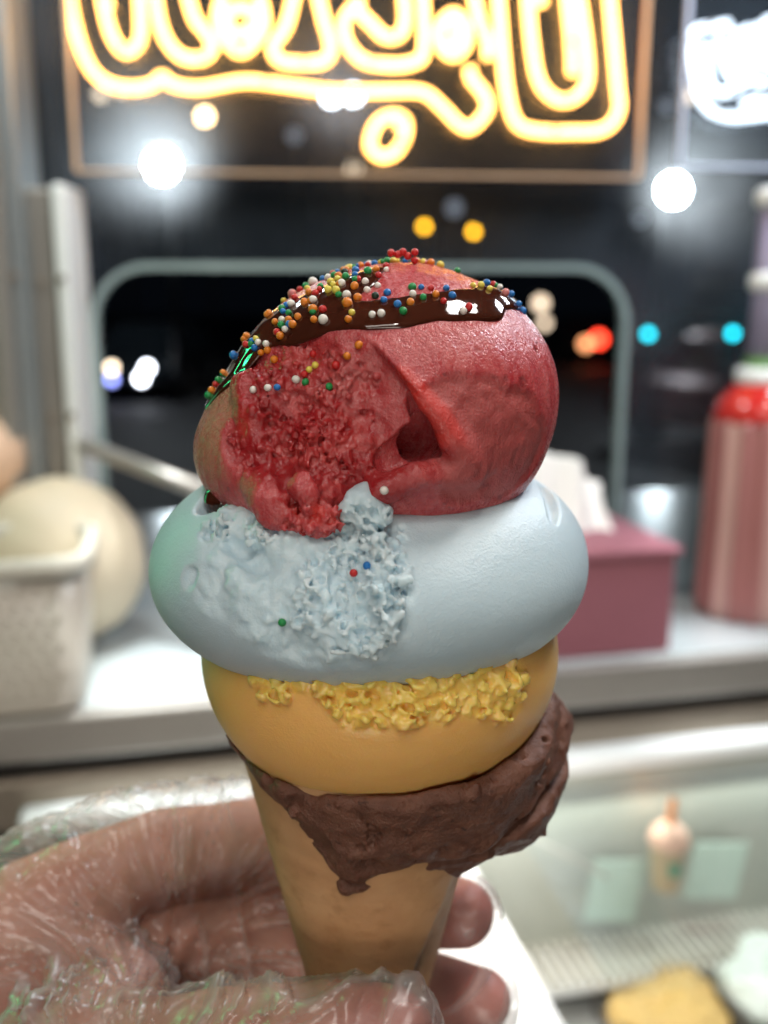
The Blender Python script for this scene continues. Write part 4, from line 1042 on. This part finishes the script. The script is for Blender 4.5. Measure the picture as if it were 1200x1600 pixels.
# floor tray of the freezer
box('tray', (0.10, -0.18, wl - 0.055), (0.78, 0.36, 0.010), M['white'], fr, 0.002)
box('grille_base', (0.16, -0.020, wl - 0.010), (0.60, 0.042, 0.006), M['white'], fr, 0.001)
bm = bmesh.new(); add_box(bm, (0, 0, 0), (0.0030, 0.044, 0.007), 0.0006); sl = bm_mesh('grille_slat', bm); sl.materials.append(M['cream'])
for k in range(48):
    o = bpy.data.objects.new('grille_slat', sl); COL.objects.link(o); o.parent = fr; o.location = (-0.10 + k * 0.0078, -0.020, wl - 0.004)
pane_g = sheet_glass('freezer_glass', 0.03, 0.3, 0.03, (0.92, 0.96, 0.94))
vv = [fpt(860, 1215, y=-0.01), fpt(1500, 1060, y=-0.01)]
me = pydata('glass_pane', [(-0.06, -0.006, -0.014), (0.48, -0.006, -0.014), (0.48, -0.19, -0.03), (-0.06, -0.19, -0.03)], [(0, 1, 2, 3)])
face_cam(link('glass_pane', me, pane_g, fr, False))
p1, p2 = fpt(832, 1308, y=-0.045), fpt(952, 1372, y=-0.045)
link('glass_edge', tube_me('glass_edge', [p1, p1.lerp(p2, .5), p2], 0.0013, 8), M['cream'], fr)
FM = Matrix.Translation(fr.location) @ Matrix.Rotation(CY, 4, 'Z')
# interior tube lamp under the rear rim
lm = area('freezer_lamp', FM @ Vector((0.12, -0.012, -0.026)), FM @ Vector((0.12, -0.10, -0.30)), 0.55, 0.27, (0.95, 1.0, 0.96), 0.012)
lm2 = area('freezer_lamp_side', FM @ Vector((-0.13, -0.10, -0.012)), FM @ Vector((-0.02, -0.10, -0.20)), 0.10, 0.5, (1.0, 0.97, 0.95), 0.20)
# mounds of ice cream in steel tubs
def tub(px, py, zt_, rad_, mat, label, seed, cat='ice cream tub'):
    c = FM @ fpt(px, py, z=zt_)
    o = tag(empty('ice_cream_tub', (c.x, c.y, c.z - 0.06), CY), label, cat, 'tubs in the freezer')
    loft('tub', [(rr_loop(rad_ * 1.9, rad_ * 2.1, .012), 0), (rr_loop(rad_ * 2.0, rad_ * 2.2, .014), .052), (rr_loop(rad_ * 2.08, rad_ * 2.28, .016), .053), (rr_loop(rad_ * 1.92, rad_ * 2.12, .013), .050)], M['steel'], o, (0, 0, 0), True, True)
    gg = Grid((-rad_ * 1100, -rad_ * 1200, -12), (rad_ * 1100, rad_ * 1200, 30), 1.2)
    q = gg.ell((0, 0, -2), (rad_ * 950, rad_ * 1040, 20)) + gg.fbm(20, seed, 4, .55) * 4.6
    m_ = link('ice_cream_mound', gg.mesh('mound', q), mat, o); m_.location = (0, 0, 0.050)
    return o
tub(1048, 1556, wl - 0.016, 0.042, M['tan_ice'], 'tub of tan ice cream at the bottom of the freezer', 300)
tub(1202, 1516, wl - 0.006, 0.040, M['mint_ice'], 'tub of pale mint white ice cream at the lower right corner', 310)
# price cards against the rear wall
def card(x0, x1, y0, y1, label, yy=-0.018):
    a = fpt(x0, y1, y=yy); b = fpt(x1, y1, y=yy); c = fpt(x1 + 20, y0, y=yy + 0.008); d = fpt(x0 + 20, y0, y=yy + 0.008)
    bm = bmesh.new(); vs = [bm.verts.new(q) for q in (a, b, c, d)]; vs2 = [bm.verts.new(q + Vector((0, 0.0015, 0))) for q in (a, b, c, d)]
    bm.faces.new(vs); bm.faces.new(vs2[::-1])
    for k in range(4): bm.faces.new((vs[k], vs[(k + 1) % 4], vs2[(k + 1) % 4], vs2[k]))
    o = link('price_card', bm_mesh('price_card', bm), M['card'], None, False); o.matrix_world = FM
    tag(o, label, 'card', 'cards on the freezer wall'); return o
card(912, 990, 1345, 1440, 'pale green card left of the paper cup in the freezer')
card(1068, 1150, 1318, 1405, 'pale green card right of the paper cup in the freezer')
# paper cup with cream top, straw and green mark
cb = FM @ fpt(1040, 1385, y=-0.022)
cup = tag(empty('paper_cup', cb, CY), 'kraft paper cup with peach top, orange straw and green mark', 'cup')
link('cup_body', lathe_me('cup_body', [(.0095, 0), (.0100, .001), (.0130, .034), (.0135, .035)], 40), M['cup'], cup)
link('cream_top', lathe_me('cream_top', [(.0135, .034), (.0145, .036), (.0130, .042), (.0085, .047), (.003, .049)], 32), M['peach'], cup)
link('straw', tube_me('straw', [(0, 0, .040), (0.001, 0, .055), (0.0015, 0, .068)], 0.0030, 10), M['orange'], cup)
bm = bmesh.new(); bmesh.ops.create_cone(bm, segments=28, radius1=.0048, radius2=.0048, depth=.0012, cap_ends=True, matrix=Matrix.Translation((-0.001, -0.0120, .020)) @ Matrix.Rotation(R(90), 4, 'X'))
link('round_mark', bm_mesh('round_mark', bm), M['emblem'], cup, False)

# ------------------------------------------------------------------ the street at night, seen through the window
gm = pydata('street', [(-120, 3, -0.35), (120, 3, -0.35), (120, 260, -0.35), (-120, 260, -0.35)], [(0, 1, 2, 3)])
tag(link('street', gm, M['asphalt'], None, False), kind='structure')
def lampmat(name, c, s): return emit(name, c, s)
LM = dict(white=lampmat('flood_white', (0.80, 0.92, 1.0), 110), orange=lampmat('lamp_orange', (1.0, 0.62, 0.28), 26), yellow=lampmat('lamp_yellow', (1.0, 0.48, 0.015), 12), cyan=lampmat('lamp_cyan', (0.01, 0.75, 0.95), 9),
          red=lampmat('lamp_red', (1.0, 0.05, 0.02), 9), warmw=lampmat('lamp_warm_white', (1.0, 0.80, 0.58), 10), cool=lampmat('lamp_cool_white', (0.85, 0.90, 1.0), 24), blue=lampmat('lamp_blue', (0.30, 0.36, 1.0), 9), ember=lampmat('lamp_ember', (1.0, 0.40, 0.16), 4.0), faint=lampmat('lamp_faint', (0.6, 0.7, 0.9), 0.35), dim=lampmat('lamp_dim', (0.9, 0.7, 0.5), 3.5))
def lens_ball(name, r, mat, parent, loc_=(0, 0, 0), flat=0.6):
    bm = bmesh.new(); bmesh.ops.create_uvsphere(bm, u_segments=16, v_segments=10, radius=r, matrix=Matrix.Translation(loc_) @ Matrix.Diagonal((1, flat, 1, 1)))
    return link(name, bm_mesh(name, bm), mat, parent)
def street_lamp(px, py, d, r, mat, label, group='street lamps beyond the window'):
    p = P(px, py, d); o = tag(empty('street_lamp', (p.x, p.y, 0)), label, 'street lamp', group)
    link('pole', tube_me('pole', [(0, r * 2.2, 0), (0, r * 2.2, p.z * .6), (0, r * 2.2, p.z + r * 1.5)], [0.07, 0.06, 0.05], 10), M['pole'], o)
    bm = bmesh.new(); add_box(bm, (0, r * 1.0, p.z + r * 1.25), (r * 2.4, r * 3.2, r * 0.35), r * 0.1); link('lamp_head', bm_mesh('lamp_head', bm), M['pole'], o, False)
    lens_ball('bulb', r, LM[mat], o, (0, 0, p.z))
street_lamp(253, 258, 16, 0.24, 'white', 'dazzling white floodlight at the upper left beyond the window')
street_lamp(1052, 297, 16, 0.22, 'white', 'dazzling white floodlight at the right, under the white neon sign')
street_lamp(320, 182, 22, 0.14, 'orange', 'small orange street lamp right of the left floodlight')
street_lamp(518, 150, 25, 0.20, 'cool', 'white street lamp under the neon line, left one of the pair')
street_lamp(552, 148, 25, 0.20, 'cool', 'white street lamp under the neon line, right one of the pair')
street_lamp(553, 265, 26, 0.16, 'dim', 'dim pale street lamp at the lower edge of the sign panel')
street_lamp(845, 474, 24, 0.16, 'dim', 'dim warm street lamp inside the opening, right of the scoops')
street_lamp(851, 505, 26, 0.13, 'dim', 'dim pale lamp just below the warm one right of the scoops')
street_lamp(145, 665, 12, 0.04, 'orange', 'low orange lamp at the left edge of the opening')
for px, py, d, r, c, lb in ((157, 148, 24, .13, 'dim', 'faint pale lamp under the left corner of the neon outline'), (187, 141, 24, .10, 'dim', 'smaller faint lamp under the left part of the neon outline'), (1042, 166, 24, .15, 'faint', 'faint bluish lamp left of the white neon sign'),
                            (1078, 150, 24, .13, 'dim', 'faint orange lamp beside the white neon sign'), (460, 212, 24, .16, 'faint', 'very faint grey lamp below the middle of the neon'), (1000, 342, 24, .13, 'faint', 'very faint lamp left of the right floodlight'), (710, 325, 24, .18, 'faint', 'very faint grey lamp above the amber lights')):
    street_lamp(px, py, d, r, c, lb)
def signal(px, py, d, r, mat, label):
    p = P(px, py, d); o = tag(empty('traffic_light', (p.x, p.y, 0)), label, 'traffic light', 'traffic lights across the street')
    link('pole', tube_me('pole', [(0, 0.12, 0), (0, 0.12, max(.5, p.z - r))], 0.05, 8), M['pole'], o)
    bm = bmesh.new(); add_box(bm, (0, r * .9, p.z - r * 2.2), (r * 3, r * 1.4, r * 8), r * .2); link('housing', bm_mesh('housing', bm), M['black'], o, False)
    lens_ball('lens', r, LM[mat], o, (0, 0, p.z))
signal(663, 354, 11, 0.042, 'yellow', 'amber traffic light above the scoops, left one')
signal(740, 362, 11, 0.042, 'yellow', 'amber traffic light above the scoops, right one')
signal(1013, 522, 10, 0.042, 'cyan', 'cyan green traffic light right beside the opening')
signal(1145, 521, 10, 0.042, 'cyan', 'cyan green traffic light near the right jar')
def car(px, py, d, rz, paint, label, lights):
    p = P(px, py, d); o = tag(empty('parked_car', (p.x, p.y, -0.35), rz), label, 'car', 'cars in the dark street')
    prof = [(-2.1, .35), (-2.15, .62), (-2.0, .85), (-1.5, .93), (-.95, 1.38), (-.6, 1.46), (.5, 1.46), (.85, 1.38), (1.45, .95), (2.0, .86), (2.15, .6), (2.1, .35)]
    vv = []; ff = []
    for k, y in enumerate((-.82, -.72, .72, .82)):
        for (x, z) in prof: vv.append((x, y * (1 if z < 1 else .86), z - (0.03 if k in (0, 3) else 0)))
    n = len(prof)
    for k in range(3):
        for i in range(n): a = k * n + i; b = k * n + (i + 1) % n; ff.append((a, b, b + n, a + n))
    ff.append(tuple(range(n))[::-1]); ff.append(tuple(range(3 * n, 4 * n)))
    link('body', pydata('car_body', vv, ff), M[paint], o, False)
    for x in (-1.35, 1.35):
        for y in (-.80, .80):
            bm = bmesh.new(); bmesh.ops.create_cone(bm, segments=24, radius1=.31, radius2=.31, depth=.2, cap_ends=True, matrix=Matrix.Translation((x, y, .31)) @ Matrix.Rotation(R(90), 4, 'X'))
            link('wheel', bm_mesh('wheel', bm), M['rubber'], o, False)
    for (x, y, z, r, mt, nm) in lights: lens_ball(nm, r, LM[mt], o, (x, y, z), 1)
HL = lambda m1, m2: [(-2.13, -.33, .66, .075, m1, 'headlight'), (-2.13, .33, .66, .075, m2, 'headlight')]
car(251, 600, 20, R(88), 'carpaint', 'dark car with glowing headlights inside the opening on the left', HL('cool', 'warmw') + [(-2.14, -.22, .47, .08, 'cool', 'fog_light'), (-2.14, .34, .45, .07, 'blue', 'fog_light')])
car(898, 560, 32, R(90), 'carpaint', 'dark car with red tail light inside the opening on the right', [(-2.16, -.30, .80, .20, 'red', 'tail_light'), (-2.16, .10, .66, .17, 'ember', 'tail_light')])
car(1190, 660, 13.0, R(35), 'carred', 'dark red car parked behind the right jar', [])
